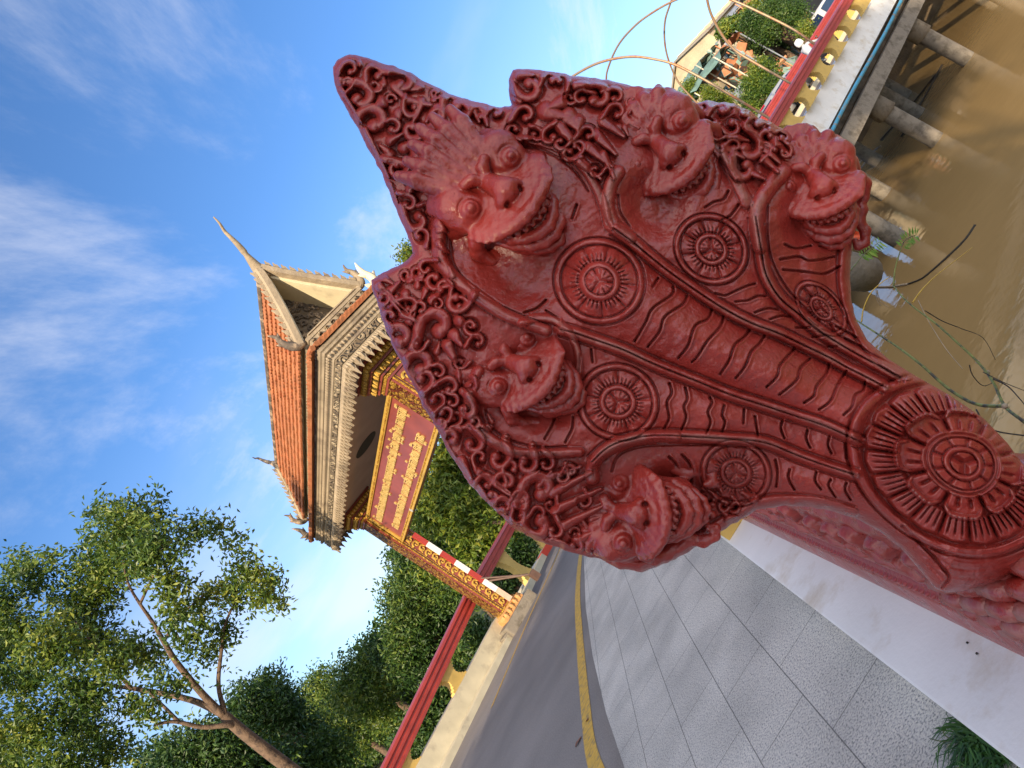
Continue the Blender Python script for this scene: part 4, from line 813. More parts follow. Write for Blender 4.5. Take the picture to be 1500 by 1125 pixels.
# shoulder with overlapping scales where the neck rises out of the body
P = smooth_path([(.27, .95, .50), (.27, 1.15, .53), (.26, 1.32, .56), (.25, 1.46, .60), (.24, 1.56, .62)], 5); sh = MB(); sh.tube(P, np.interp(np.linspace(0, 1, len(P)), [0, .6, 1], [.15, .145, .09]), 28)
sh.build('shoulder', M_red, naga, smooth=True)
sl = MB()
for r_ in range(7):
    for c_ in range(9):
        y = .95+r_*.075; th = R_(95+c_*15+(r_ % 2)*7); q = np.interp(y, [.95, 1.56], [0, 1]); c3 = np.array([.27-.03*q, y, .50+.12*q]); rad = .147-.01*q
        d1 = np.array([math.cos(th), 0, math.sin(th)]); p0 = c3+d1*rad
        sl.tube([p0-d1*.012, p0+np.array([0, .03, 0])+d1*.004, p0+np.array([0, .062, 0])+d1*.010, p0+np.array([0, .095, 0])+d1*.001], [.019, .023, .019, .004], 8)
sl.build('scales', M_red, naga, smooth=True)
# ------------------------------------------------------------ the roofed gate over the road
GA = np.array([math.sin(R_(146)), math.cos(R_(146)), 0]); GB = np.array([-GA[1], GA[0], 0]); GZ = np.array([0, 0, 1.])
GO = np.array([-4.5, 16, 0])
def g(a, b, z): return GO+GA*a+GB*b+GZ*z
def relief_mat(name, lo, hi, scale, rough=.6, bump=1.0, dist=.03, metal=0):
    m, nt, b = nodes_of(name); N = nt.nodes; L = nt.links; tc = N.new('ShaderNodeTexCoord')
    v = N.new('ShaderNodeTexVoronoi'); v.inputs['Scale'].default_value = scale; v.feature = 'SMOOTH_F1'; v.inputs['Smoothness'].default_value = .3
    n0 = N.new('ShaderNodeTexNoise'); n0.inputs['Scale'].default_value = scale*.6; n0.inputs['Detail'].default_value = 2
    ad = N.new('ShaderNodeMix'); ad.data_type = 'RGBA'; ad.blend_type = 'ADD'; ad.inputs['Factor'].default_value = .12
    L.new(tc.outputs['Object'], n0.inputs['Vector']); L.new(tc.outputs['Object'], ad.inputs['A']); L.new(n0.outputs['Color'], ad.inputs['B']); L.new(ad.outputs['Result'], v.inputs['Vector'])
    c = N.new('ShaderNodeValToRGB'); c.color_ramp.elements[0].position = .22; c.color_ramp.elements[0].color = (*hi, 1); c.color_ramp.elements[1].position = .62; c.color_ramp.elements[1].color = (*lo, 1); L.new(v.outputs['Distance'], c.inputs['Fac'])  # darker gaps between the cells: recess shade of the carving put into the colour
    L.new(c.outputs['Color'], b.inputs['Base Color']); b.inputs['Roughness'].default_value = rough; b.inputs['Metallic'].default_value = metal
    w = N.new('ShaderNodeMath'); w.operation = 'SINE'; m0 = N.new('ShaderNodeMath'); m0.operation = 'MULTIPLY'; m0.inputs[1].default_value = 14; L.new(v.outputs['Distance'], m0.inputs[0]); L.new(m0.outputs[0], w.inputs[0])
    bp = N.new('ShaderNodeBump'); bp.invert = False; bp.inputs['Strength'].default_value = bump; bp.inputs['Distance'].default_value = dist; L.new(w.outputs[0], bp.inputs['Height']); L.new(bp.outputs['Normal'], b.inputs['Normal'])
    return m
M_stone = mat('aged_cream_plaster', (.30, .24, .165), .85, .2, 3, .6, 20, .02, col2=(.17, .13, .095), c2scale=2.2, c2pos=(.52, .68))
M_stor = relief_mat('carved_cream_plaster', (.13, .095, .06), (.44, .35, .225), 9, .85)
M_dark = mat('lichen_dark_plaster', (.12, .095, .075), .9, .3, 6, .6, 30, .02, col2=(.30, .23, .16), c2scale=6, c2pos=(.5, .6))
M_tile = mat('orange_clay_tile', (.31, .115, .045), .8, .3, 6, .4, 40, .01, col2=(.30, .085, .03), c2scale=5, c2pos=(.5, .66))
M_gold = relief_mat('gilded_carving', (.17, .035, .012), (.58, .34, .045), 16, .4, 1.0, .03, .15)
M_goldp = mat('gold_paint', (.50, .31, .06), .38, .15, 12, .4, 60, .006, metal=.2)
M_goldb = relief_mat('gilded_beading', (.36, .17, .02), (.68, .42, .06), 22, .4, .8, .02, .15)
M_maroon = mat('maroon_gloss_paint', (.19, .040, .030), .32, .12, 2, .15, 20, .004, col2=(.24, .055, .04), c2scale=1, c2pos=(.45, .65))
M_ceil = mat('stained_ceiling_board', (.34, .265, .22), .85, .12, 2, .2)
M_black = mat('black_speaker_mesh', (.012, .012, .012), .7, .1, 5, .4, 90, .004)
gate = empty('gate', g(3.6, 0, 0), 'ornate gate spanning the road, with steep orange tiled roof, gilded columns and hanging signboard', 'gate')
gm = lambda mb, n, m, p=gate, **k: mb.build(n, m, p, **k)
AX = (GA, GB, GZ)
# columns
def column(ac):
    w = .21; mb = MB(); mb.box(g(ac, 0, 2.15), (2*w, 2*w, 3.75), AX); c = gm(mb, 'column', M_maroon)
    fp = MB(); fp.box(g(ac, -w-.008, 2.15), (2*w-.03, .02, 3.6), AX); gm(fp, 'gilded_panel', M_gold, c)
    for s in (-1, 1):
        for e in (-1, 1):
            bd = MB(); P = [g(ac+s*(w+.008), e*(w-.05), z) for z in (.45, 3.95)]; bd.tube(P, .018, 6); P = [g(ac+s*(w+.006), e*(w-.10), z) for z in (.45, 3.95)]; bd.tube(P, .009, 5)
            gm(bd, 'bead_strip', M_goldb, c)
        sp = MB(); k = 0
        for z in np.arange(.55, 3.9, .17):           # vine scroll up the inner face
            k += 1; pts = []; d_ = 1 if k % 2 else -1
            for i in range(15):
                q = i/14; r = .088*(1-.8*q); t = q*2*math.pi*1.15; pts.append(g(ac+s*(w+.012), d_*r*math.cos(t)*.9, z+r*math.sin(t)))
            sp.tube(pts, list(np.linspace(.026, .016, 15)), 5)
            sp.tube([g(ac+s*(w+.010), -d_*.09, z-.06), g(ac+s*(w+.014), -d_*.03, z+.0), g(ac+s*(w+.010), -d_*.06, z+.08)], [.012, .026, .006], 5)
        gm(sp, 'vine_carving', M_goldp, c)
    # capital: stepped and flaring, and lotus base
    cp = MB()
    for i, (z0, z1, ww) in enumerate(((3.93, 3.97, .24), (3.97, 4.03, .25), (4.03, 4.07, .28), (4.07, 4.17, .31), (4.17, 4.21, .35), (4.21, 4.31, .38), (4.31, 4.355, .42))):
        cp.mi = 1 if i in (1, 3, 5) else 0; cp.box(g(ac, 0, (z0+z1)/2), (2*ww, 2*ww, z1-z0-.003), AX)
    for side in range(4):
        da, db = ((1, 0), (-1, 0), (0, 1), (0, -1))[side]
        for z, ww, n in ((4.12, .31, 8), (4.26, .38, 10)):
            cp.mi = 2
            for i in range(n):
                o_ = (-1+2*(i+.5)/n)*ww; p = g(ac+da*ww+(db != 0)*o_, db*ww+(da != 0)*o_, z); cp.tube([p-GZ*.045, p, p+GZ*.04], [.012, .030, .020], 6)
    cc = gm(cp, 'capital', [M_maroon, M_goldb, M_goldp], c)
    bs = MB()
    for i, (z0, z1, ww) in enumerate(((.24, .30, .33), (.30, .36, .30), (.36, .42, .26), (.42, .46, .24))):
        bs.mi = i % 2; bs.box(g(ac, 0, (z0+z1)/2), (2*ww, 2*ww, z1-z0-.003), AX)
    M_oc = mat('ochre_stone_paint', (.50, .25, .09), .7, .2, 8)
    for side in range(4):
        da, db = ((1, 0), (-1, 0), (0, 1), (0, -1))[side]; bs.mi = 0
        for i in range(5):
            o_ = (-1+2*(i+.5)/5)*.30; p = g(ac+da*.30+(db != 0)*o_, db*.30+(da != 0)*o_, .31); bs.tube([p-GZ*.05, p+GZ*.01, p+GZ*.08], [.045, .06, .02], 7)
    gm(bs, 'base', [M_oc, M_goldb], c)
    return c
column(.625); column(6.55)
fb_ = MB(); fb_.box(g(.70, -.05, .105), (.85, 1.0, .27), AX); fb_.box(g(.55, -.30, .06), (.95, .8, .22), AX)
o = fb_.build('footing', M_conc, bevel=.03); tag(o, 'rough mossy concrete block under the foot of the far gate column', 'concrete block')
fb_ = MB(); fb_.box(g(6.55, 0, .11), (.80, .85, .26), AX); o = fb_.build('footing', M_conc, bevel=.03); tag(o, 'concrete block under the gate column hidden behind the serpent', 'concrete block')
# ceiling and cornice
mb = MB(); mb.box(g(3.45, 0, 4.385), (7.45, 1.34, .05), AX); gm(mb, 'ceiling', M_ceil)
mb = MB(); mb.lathe([(.30, 4.352), (.30, 4.357), (.01, 4.357)], g(3.58, .10, 0), 28, GA, GB, GZ); gm(mb, 'round_grille', M_black)
A0, A1 = -.42, 7.28; HB = .74
def ring(prof, a0, a1, hb, name, m, parent=gate):
    """profile (outward, z) run round the rectangle"""
    mb = MB(); vs = []; n = len(prof)
    for (sa, sb) in ((0, -1), (1, -1), (1, 1), (0, 1)):
        for q, z in prof: vs.append(g((a1+q) if sa else (a0-q), sb*(hb+q), z))
    mb.add(vs, [(c*n+i, ((c+1) % 4)*n+i, ((c+1) % 4)*n+(i+1) % n, c*n+(i+1) % n) for c in range(4) for i in range(n)]); return mb.build(name, m, parent)
ring([(-.08, 4.42), (0, 4.42), (0, 4.56), (.015, 4.57), (.015, 4.60), (-.005, 4.61), (-.005, 4.70), (.03, 4.72), (.03, 4.76), (.05, 4.78), (.05, 4.83), (-.10, 4.83)], A0, A1, HB-.03, 'cornice', M_stone)
ring([(.001, 4.445), (.018, 4.445), (.018, 4.545), (.001, 4.545)], A0, A1, HB-.03, 'carved_band', M_stor)
dn = MB()
def along(n, hb, a0, a1, z, f):
    L1, L2 = a1-a0, 2*hb
    for side, (ln, mk) in enumerate(((L1, lambda t: (g(a0+t, -hb, z), GA, -GB)), (L2, lambda t: (g(a1, -hb+t, z), GB, GA)), (L1, lambda t: (g(a1-t, hb, z), -GA, GB)), (L2, lambda t: (g(a0, hb-t, z), -GB, -GA)))):
        k = max(int(round(ln/n)), 1)
        for i in range(k): f(*mk((i+.5)*ln/k), i, k, side)
along(.075, HB+.012, A0-.02, A1+.02, 4.655, lambda p, t, o_, i, k, s: dn.tube([p-GZ*.03, p, p+GZ*.03], [.012, .028, .010], 6)); gm(dn, 'bead_row', M_stone)
pn = MB()
def pend(p, t, o_, i, k, s):
    big = 1.0; L_ = .24 if i % 2 == 0 else .20
    pts = [(-.052, 0), (-.066, -.05), (-.046, -.10), (-.052, -.125), (-.022, -.165), (0, -L_-.03), (.022, -.165), (.052, -.125), (.046, -.10), (.066, -.05), (.052, 0)]
    pn.prism(pts, (-.02, .014), p, t, GZ, o_)
    pn.tube([p-GZ*.02+o_*.016, p-GZ*.08+o_*.030, p-GZ*.15+o_*.018], [.012, .030, .008], 6)
    for e in (-1, 1): pn.tube([p+t*e*.04-GZ*.02+o_*.014, p+t*e*.046-GZ*.07+o_*.022, p+t*e*.02-GZ*.10+o_*.018], [.008, .018, .006], 5)
along(.118, HB-.025, A0+.01, A1-.01, 4.43, pend); gm(pn, 'pendant_fringe', M_stone)
# skirt of tiles
tl = MB()
along(.10, HB-.06, A0+.1, A1-.1, 4.97, lambda p, t, o_, i, k, s: tl.add([p-t*.052+o_*0, p+t*.052, p+t*.052+o_*.20-GZ*.10, p+o_*.215-GZ*.075, p-t*.052+o_*.20-GZ*.10, p-t*.052+o_*.19-GZ*.135, p+t*.052+o_*.19-GZ*.135, p+o_*.03+GZ*.02], [(0, 7, 3, 4), (7, 1, 2, 3), (4, 3, 2, 6, 5)]))
along(.10, HB+.10, A0-.06, A1+.06, 4.872, lambda p, t, o_, i, k, s: tl.tube([p-o_*.10+GZ*.05, p+o_*.035+GZ*(.006+.008*math.sin(i*7.3))], [.045, .040], 8)); gm(tl, 'eave_tiles', M_tile)
mb = MB(); mb.box(g(3.43, 0, 4.90), (7.3, 1.30, .12), AX); gm(mb, 'roof_core', M_dark)
ring([(-.1, 4.93), (0, 4.93), (.01, 4.98), (-.02, 5.0), (-.02, 5.10), (.02, 5.12), (.02, 5.17), (-.1, 5.17)], .32, 7.0, .585, 'frieze', M_stone)
mb = MB(); along(.085, .575, .33, 6.99, 5.05, lambda p, t, o_, i, k, s: mb.tube([p-GZ*.045, p, p+GZ*.045], [.012, .030, .012], 6)); gm(mb, 'frieze_beads', M_stone)
# steep tiled roof
RZ0, RZ1, RB = 5.17, 6.44, .66; RA0, RA1 = .18, 7.0
def slope(q): return RB*(1-q)**1.12, RZ0+(RZ1-RZ0)*q       # half width and height, q from eave to ridge
tv, tf = [], []; rows = 8; cols = 66
def roof_side(s):
    for r in range(rows):
        q0, q1 = r/rows, min((r+1.25)/rows, 1.0); b0, z0 = slope(q0); b1, z1 = slope(q1); nrm = np.array([(z1-z0), (b0-b1)]); nrm /= np.linalg.norm(nrm)
        for c in range(cols):
            w_ = (RA1-RA0)/cols; ac = RA0+(c+.5)*w_; jt = rng.normal(0, .004); n = len(tv)
            for (qq, lift) in ((0, .055), (1, .006)):
                for e, h in ((-1, 0), (-.55, .018), (0, .026), (.55, .018), (1, 0)):
                    bb = b0+(b1-b0)*qq; zz = z0+(z1-z0)*qq; L_ = lift+h+jt-(.0 if qq else .0)
                    if qq == 0: bb_, zz_ = bb-(b1-b0)*(.04*(1-e*e)), zz-(z1-z0)*(.10*(1-e*e))
                    else: bb_, zz_ = bb, zz
                    tv.append(g(ac+e*w_*.49, s*(bb_+nrm[0]*L_), zz_+nrm[1]*L_))
            for e, h in ((-1, 0), (-.55, .018), (0, .026), (.55, .018), (1, 0)):      # front lip
                p = tv[n+(-1, -.55, 0, .55, 1).index(e)]; tv.append(p-GB*s*nrm[0]*.035-GZ*nrm[1]*.035)
            for i in range(4): tf.append((n+i, n+i+1, n+6+i, n+5+i)); tf.append((n+10+i, n+11+i, n+i+1, n+i))
roof_side(-1); roof_side(1)
rt = MB(); rt.add(tv, tf); roof = gm(rt, 'tiled_roof', M_tile)
# closed shell beneath the tiles (its underside is the pale boarding seen in the gable)
sh = MB(); vs = []
qs = np.linspace(0, 1, 9)
outer = [(slope(q)[0], slope(q)[1]) for q in qs]; inner = [(max(b_-.05, 0), z_-.035) for b_, z_ in outer]
loop = [(-b_, z_) for b_, z_ in outer]+[(b_, z_) for b_, z_ in outer[::-1][1:]]; loopi = [(-b_, z_) for b_, z_ in inner]+[(b_, z_) for b_, z_ in inner[::-1][1:]]
n = len(loop)
for a_ in (RA0-.02, RA1+.02):
    vs += [g(a_, b_, z_) for b_, z_ in loop]+[g(a_, b_, z_) for b_, z_ in loopi]
fs = [(i, i+1, 2*n+i+1, 2*n+i) for i in range(n-1)]+[(n+i+1, n+i, 3*n+i, 3*n+i+1) for i in range(n-1)]+[(i, n+i, n+i+1, i+1) for i in range(n-1)]+[(2*n+i+1, 3*n+i+1, 3*n+i, 2*n+i) for i in range(n-1)]
sh.add(vs, fs); gm(sh, 'roof_shell', M_cream)
M_ty = mat('tympanum_plaster', (.13, .10, .07), .9, .25, 8, .6, 30, .02)
for a_, sgn in ((6.50, 1), (.60, -1)):
    ty = MB(); poly = [(b_, z_) for b_, z_ in loopi]; ty.prism(poly, (-.03, .03), g(a_, 0, 0), GB, GZ, GA); tyo = gm(ty, 'tympanum', M_ty)
    cv = MB(); r3 = np.random.default_rng(9)
    for k in range(58):
        q = r3.random(); bm_, zz = slope(q*.86); bb = r3.uniform(-1, 1)*max(bm_-.10, .01); R = r3.uniform(.035, .075); d_ = r3.choice([-1, 1]); t0 = r3.uniform(0, 6.3); pts = []
        for i in range(12):
            u_ = i/11; rr = R*(1-.75*u_); pts.append(g(a_+sgn*.045, bb+rr*math.cos(t0+d_*u_*7), zz+.06+rr*math.sin(t0+d_*u_*7)))
        cv.tube(pts, list(np.linspace(.024, .013, 12)), 5)
    gm(cv, 'scroll_carving', M_dark, tyo)
# verge boards, crockets, finials
def verge(a_, sgn):
    for s in (-1, 1):
        mb = MB(); P = [np.array([s*(slope(q)[0]+.03), slope(q)[1]+.02]) for q in np.linspace(-.03, 1.0, 12)]
        P = [g(a_, p[0], p[1]) for p in P]; mb.sweep([(-.055, -.05), (-.055, .035), (-.02, .05), (.0, .075), (.03, .05), (.055, .035), (.055, -.05)], P, up=GB*s*.89+GZ*.45)
        bo = gm(mb, 'verge_board', M_stone)
        cr = MB()
        for q in np.linspace(.06, .93, 11):
            b_, z_ = slope(q); o_ = g(a_, s*(b_+.085), z_+.05); up = GB*s*.86+GZ*.5; tn = -GB*s*.5+GZ*.86
            cr.prism([(-.05, 0), (.055, 0), (.05, .03), (.075, .085), (.03, .055), (.0, .05), (-.03, .02)], (-.02, .02), o_, tn, up, GA)
        gm(cr, 'crockets', M_stone, bo)
        # upturned horn at the foot of the verge
        b_, z_ = slope(0); hr = MB(); o_ = lambda x, z: g(a_, s*(b_+x), z_+z)
        P = smooth_path([o_(-.03, -.02), o_(.08, .0), o_(.15, .10), o_(.17, .22), o_(.15, .33), o_(.20, .43)], 4); hr.tube(P, np.interp(np.linspace(0, 1, len(P)), [0, .3, .7, 1], [.05, .065, .04, .008]), 8)
        for f_ in ((.11, .05, .20, .12), (.16, .16, .25, .24), (.15, .26, .08, .36), (.10, .10, .02, .22)): hr.tube([o_(f_[0], f_[1]), o_((f_[0]+f_[2])/2+.01, (f_[1]+f_[3])/2), o_(f_[2], f_[3])], [.035, .028, .005], 6)
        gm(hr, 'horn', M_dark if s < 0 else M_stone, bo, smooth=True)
    # tall curved tip at the apex
    P = smooth_path([g(a_-sgn*.10, 0, RZ1-.12), g(a_-sgn*.02, 0, RZ1+.06), g(a_+sgn*.10, 0, RZ1+.22), g(a_+sgn*.22, 0, RZ1+.36), g(a_+sgn*.30, 0, RZ1+.50), g(a_+sgn*.36, 0, RZ1+.62), g(a_+sgn*.47, 0, RZ1+.70), g(a_+sgn*.53, 0, RZ1+.80)], 6)
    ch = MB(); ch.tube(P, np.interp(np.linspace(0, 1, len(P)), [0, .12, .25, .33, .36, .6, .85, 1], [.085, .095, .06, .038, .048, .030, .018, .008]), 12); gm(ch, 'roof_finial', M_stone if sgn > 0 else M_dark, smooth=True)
verge(7.08, 1); verge(.12, -1)
mb = MB(); mb.box(g(7.08, 0, 5.115), (.16, 1.24, .055), AX); mb.box(g(7.085, 0, 5.05), (.12, 1.20, .07), AX); mb.box(g(6.93, 0, 5.155), (.5, 1.1, .02), AX); gm(mb, 'gable_ledge', M_stone)
# leaf crest along the gable foot, standing on the tile skirt, and corner flames
for a_, sgn in ((7.10, 1), (.08, -1)):
    lf = MB()
    for i in range(9):
        b_ = -.56+i*.14; p = g(a_+sgn*.05, b_, 4.93)
        for (x, z, r) in ((-.04, .05, .032), (.04, .06, .032), (0, .11, .035), (-.03, .0, .03), (.03, .01, .03)):
            q = p+GB*x+GZ*z; lf.tube([q-GZ*.03+GA*sgn*.0, q+GA*sgn*.02, q+GZ*.04+GB*.01], [r*.6, r, r*.3], 6)
    gm(lf, 'leaf_crest', M_stor)
for (a_, sa) in ((7.28, 1), (-.40, -1)):
    for s in (-1, 1):
        if sa > 0 and s < 0: continue
        cf = MB(); o_ = lambda x, z: g(a_+sa*.0, s*(.72+x), 4.90+z)
        P = smooth_path([o_(-.12, .0), o_(.02, .04), o_(.08, .14), o_(.07, .28), o_(.10, .40), o_(.15, .50)], 4); cf.tube(P, np.interp(np.linspace(0, 1, len(P)), [0, .3, .7, 1], [.05, .075, .045, .006]), 8)
        for f_ in ((.04, .04, .20, .09), (.09, .12, .22, .20), (.07, .20, -.02, .32), (-.05, .02, -.10, .14)): cf.tube([o_(f_[0], f_[1]), o_((f_[0]+f_[2])/2, (f_[1]+f_[3])/2+.01), o_(f_[2], f_[3])], [.05, .035, .006], 6)
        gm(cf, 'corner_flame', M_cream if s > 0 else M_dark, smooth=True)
rc = MB(); rc.tube([g(RA0, 0, RZ1+.05), g(RA1, 0, RZ1+.05)], .05, 8); gm(rc, 'ridge_cap', M_dark)
# signboard, lettering in Khmer
SA0, SA1, SZ0, SZ1, SB = .88, 6.30, 3.02, 3.98, -.10
sb = MB(); sb.box(g((SA0+SA1)/2, SB+.06, (SZ0+SZ1)/2), (SA1-SA0, .14, SZ1-SZ0), AX); sign = empty('signboard', g(3.6, SB, 3.5), 'maroon signboard with gold frame and two lines of gold lettering under the gate roof', 'sign')
sb.build('board', M_maroon, sign)
fr_ = MB()
for z_ in (SZ0+.035, SZ1-.035): fr_.box(g((SA0+SA1)/2, SB-.022, z_), (SA1-SA0+.02, .045, .085), AX)
for a_ in (SA0+.045, SA1-.045): fr_.box(g(a_, SB-.0215, (SZ0+SZ1)/2), (.10, .042, SZ1-SZ0-.16), AX)
fo = fr_.build('frame', M_goldp, sign, bevel=.008)
for z_ in (SZ0+.05, SZ1-.05):
    bd = MB()
    for a_ in np.arange(SA0+.06, SA1-.05, .055): bd.lathe([(.003, .017), (.016, .011), (.020, 0)], g(a_, SB-.044, z_), 6, GA, GZ, -GB)
    bd.build('beading', M_goldb, fo, smooth=True)
pt = MB(); pt.lathe([(.05, 0), (.045, .01), (.01, .014)], g(2.72, SB-.047, SZ0+.03), 10, GA, GZ, -GB); pt.build('bare_patch', mat('bare_grey_plaster', (.35, .34, .33), .8), fo)
M_let = mat('gold_letter_paint', (.50, .36, .13), .5, .1, 10, .2)
def letters(txt, a0, a1, z, hgt, parent):
    cu = bpy.data.curves.new('t', 'FONT'); cu.body = txt; cu.size = 1; cu.extrude = .08; cu.offset = .006; cu.resolution_u = 3; ob = bpy.data.objects.new('t', cu); COL.objects.link(ob)
    dg = bpy.context.evaluated_depsgraph_get(); dg.update(); me = bpy.data.meshes.new_from_object(ob.evaluated_get(dg)); bpy.data.objects.remove(ob); bpy.data.curves.remove(cu)
    v = np.empty(len(me.vertices)*3, np.float32); me.vertices.foreach_get('co', v); v = v.reshape(-1, 3)
    if len(v) == 0: return
    w_ = v[:, 0].max()-v[:, 0].min(); sx = (a1-a0)/w_; v[:, 0] -= v[:, 0].min()
    W_ = GO+GA*(a0+v[:, :1]*sx)+GZ*(z+v[:, 1:2]*hgt)-GB*(-SB+.022+(v[:, 2:3])*.22)
    me.vertices.foreach_set('co', W_.astype(np.float32).ravel()); me.materials.clear(); me.materials.append(M_let); me.update()
    o = bpy.data.objects.new('lettering', me); COL.objects.link(o); adopt(o, parent); return o
letters('ចំណាយថវិកាកសាងរបងស្ពាន ដោយសប្បុរសជន ឈុំ ដល់ ខ្ញុំ ឯម ភោគបុរី', 1.14, 6.02, 3.60, .26, sign)
letters('ដោយ លោកជំទាវ ជា យាយ គង់ បញ្ចប់ការងារ និង កូន', 1.34, 5.60, 3.20, .26, sign)
# raised barrier arm beside the far column
ba = empty('barrier', g(1.02, .10, .25), 'raised red and white barrier arm standing against the far gate column', 'barrier')
M_bw = mat('barrier_white', (.68, .68, .66), .45, .05); M_br = mat('barrier_red', (.36, .035, .025), .4, .1)
zs = [.42, .78, 1.12, 1.48, 1.84, 2.20, 2.56, 2.92]
M_pk = mat('faded_barrier_paint', (.60, .40, .30), .6, .15, 6)
for i in range(len(zs)-1):
    mb = MB(); mb.box(g(.96, .10, (zs[i]+zs[i+1])/2), (.05, .11, zs[i+1]-zs[i]-.003), AX); mb.build('arm_segment', (M_pk, M_bw, M_br, M_bw, M_br, M_bw, M_br)[i], ba)
mb = MB(); mb.tube([g(.93, .06, 1.28), g(1.35, .65, .34)], .020, 6); mb.tube([g(1.00, .16, 1.02), g(1.32, .62, .40)], .026, 6); mb.box(g(1.36, .68, .27), (.14, .14, .22), AX); mb.build('brace', mat('rusty_steel', (.10, .055, .04), .6, .2, 8), ba)
# ------------------------------------------------------------ trees and plants
M_lf1 = leafmat('sunlit_leaves', [(.013, .040, .008), (.045, .10, .012), (.13, .19, .022), (.33, .34, .05)], .45, .28, .8)
M_lf2 = leafmat('dark_leaves', [(.010, .030, .008), (.024, .068, .012), (.055, .11, .016), (.15, .20, .026)], .5, .22, .3)
M_lf3 = leafmat('yellow_green_leaves', [(.03, .07, .008), (.08, .14, .012), (.18, .22, .02), (.32, .30, .03)], .5, .3, .5)
M_bark = mat('grey_brown_bark', (.13, .085, .055), .9, .3, 8, .8, 30, .02, col2=(.06, .04, .03), c2scale=10, c2pos=(.5, .6))
def leaves(centers, nrm, ln, wd, r):
    """bent leaf quads; centers (n,3)"""
    n = len(centers); a = r.normal(size=(n, 3)); a /= np.linalg.norm(a, axis=1)[:, None]; a[:, 2] -= .35; a /= np.linalg.norm(a, axis=1)[:, None]
    b = np.cross(a, r.normal(size=(n, 3))); b /= np.linalg.norm(b, axis=1)[:, None]; c = np.cross(a, b)
    L_ = ln*r.uniform(.6, 1.25, (n, 1)); W_ = wd*r.uniform(.7, 1.2, (n, 1))
    p0 = centers-a*L_*.5; p3 = centers+a*L_*.5+c*L_*.12; p1 = centers+b*W_*.5-c*L_*.08; p2 = centers-b*W_*.5-c*L_*.08
    V = np.stack([p0, p1, p3, p2], 1).reshape(-1, 3); i = np.arange(n)*4; return V, np.stack([i, i+1, i+2, i+3], 1)
def clump_points(clumps, n, r, sprig=9, spread=.22, hollow=.35):
    """clumps (m,4): x,y,z,radius -> leaf positions gathered in sprigs"""
    C = np.array(clumps); w_ = C[:, 3]**2; w_ = w_/w_.sum(); k = n//sprig; idx = r.choice(len(C), k, p=w_)
    d_ = r.normal(size=(k, 3)); d_ /= np.linalg.norm(d_, axis=1)[:, None]; rad = (hollow+(1-hollow)*r.random(k)**.6)*(1+.12*r.normal(size=k))
    P = C[idx, :3]+d_*(C[idx, 3]*rad)[:, None]
    ax = r.normal(size=(k, 3)); ax[:, 2] -= .3; ax /= np.linalg.norm(ax, axis=1)[:, None]
    t = np.linspace(-1, 1, sprig); Q = P[:, None, :]+ax[:, None, :]*t[None, :, None]*spread+r.normal(size=(k, sprig, 3))*spread*.22
    return Q.reshape(-1, 3)
def tree(label, clumps, base, n, leaf, mat_, seed, group='trees', limbs=None, trunk_r=.22, name='tree', sprig=9, cat='tree', spread=None, hollow=.35, wd=.42):
    r = np.random.default_rng(seed); C = np.array(clumps, float); base = np.array(base, float)
    root = empty(name, base, label, cat, group)
    V, F = leaves(clump_points(C, n, r, sprig, spread or leaf*2.2, hollow), None, leaf, leaf*wd, r); mesh_np('crown', V, F, mat_, root, smooth=False)
    mb = MB()
    if limbs is None:
        top = C[:, :3].mean(0); top[2] = np.percentile(C[:, 2], 40); mid = (base+top)/2+np.array([r.normal()*.2, r.normal()*.2, 0])
        tp = smooth_path([base, mid, top], 5); mb.tube(tp, np.linspace(trunk_r, trunk_r*.5, len(tp)), 9)
        for c in C[:: max(1, len(C)//9)]:
            s_ = tp[int(len(tp)*r.uniform(.45, .95))]; m_ = (s_+c[:3])/2+r.normal(size=3)*.15; q = smooth_path([s_, m_, c[:3]], 4); mb.tube(q, np.linspace(trunk_r*.38, trunk_r*.1, len(q)), 6)
    else:
        for pts, r0, r1 in limbs: q = smooth_path(pts, 5); mb.tube(q, np.linspace(r0, r1, len(q)), 9)
    mb.build('trunk', M_bark, root, smooth=True); return root
def pc(lst, dep, r, jit=1.0):
    """clumps read off the photo (px, py, radius in px) set at a real distance, with real depth"""
    out = []
    for x, y, q in lst:
        d_ = dep+r.normal()*jit; p = at_d(x, y, d_); out.append((*p, q*d_/FPX))
    return out
r8 = np.random.default_rng(21)
# the nearest tree, lower left
DT = 13.5
z1 = [(480,200,170),(380,330,150),(560,280,130),(700,190,60),(790,180,55),(860,250,45),(900,350,80),(960,420,70),(1020,460,28),(850,430,70),(820,560,55),(760,650,55),(650,550,55),(640,400,70),(300,470,140),(120,350,90),(60,330,60),(40,560,115),(200,620,140),(350,600,115),(100,750,105),(260,780,95),(400,680,85),(480,640,75),(120,920,125),(300,930,120),(400,1010,100),(60,1040,80),(550,860,55),(560,650,60),(480,820,50),(700,740,35),(330,130,28),(420,150,60),(180,290,35),(880,220,20),(990,380,40),(230,1060,110),(0,450,90),(-60,700,150),(-80,1000,160),(160,1150,130),(700,480,60),(740,540,50),(620,500,60),(690,600,45),(560,740,50),(640,760,45),(330,800,90),(780,420,50)]
cl = pc([(x/2.5, 700+y/2.5, q/2.5*.92) for x, y, q in z1], DT, r8, .9)
L8 = lambda pts, dd=0: [at_d(x, y, DT+dd*i*.15) for i, (x, y) in enumerate(pts)]
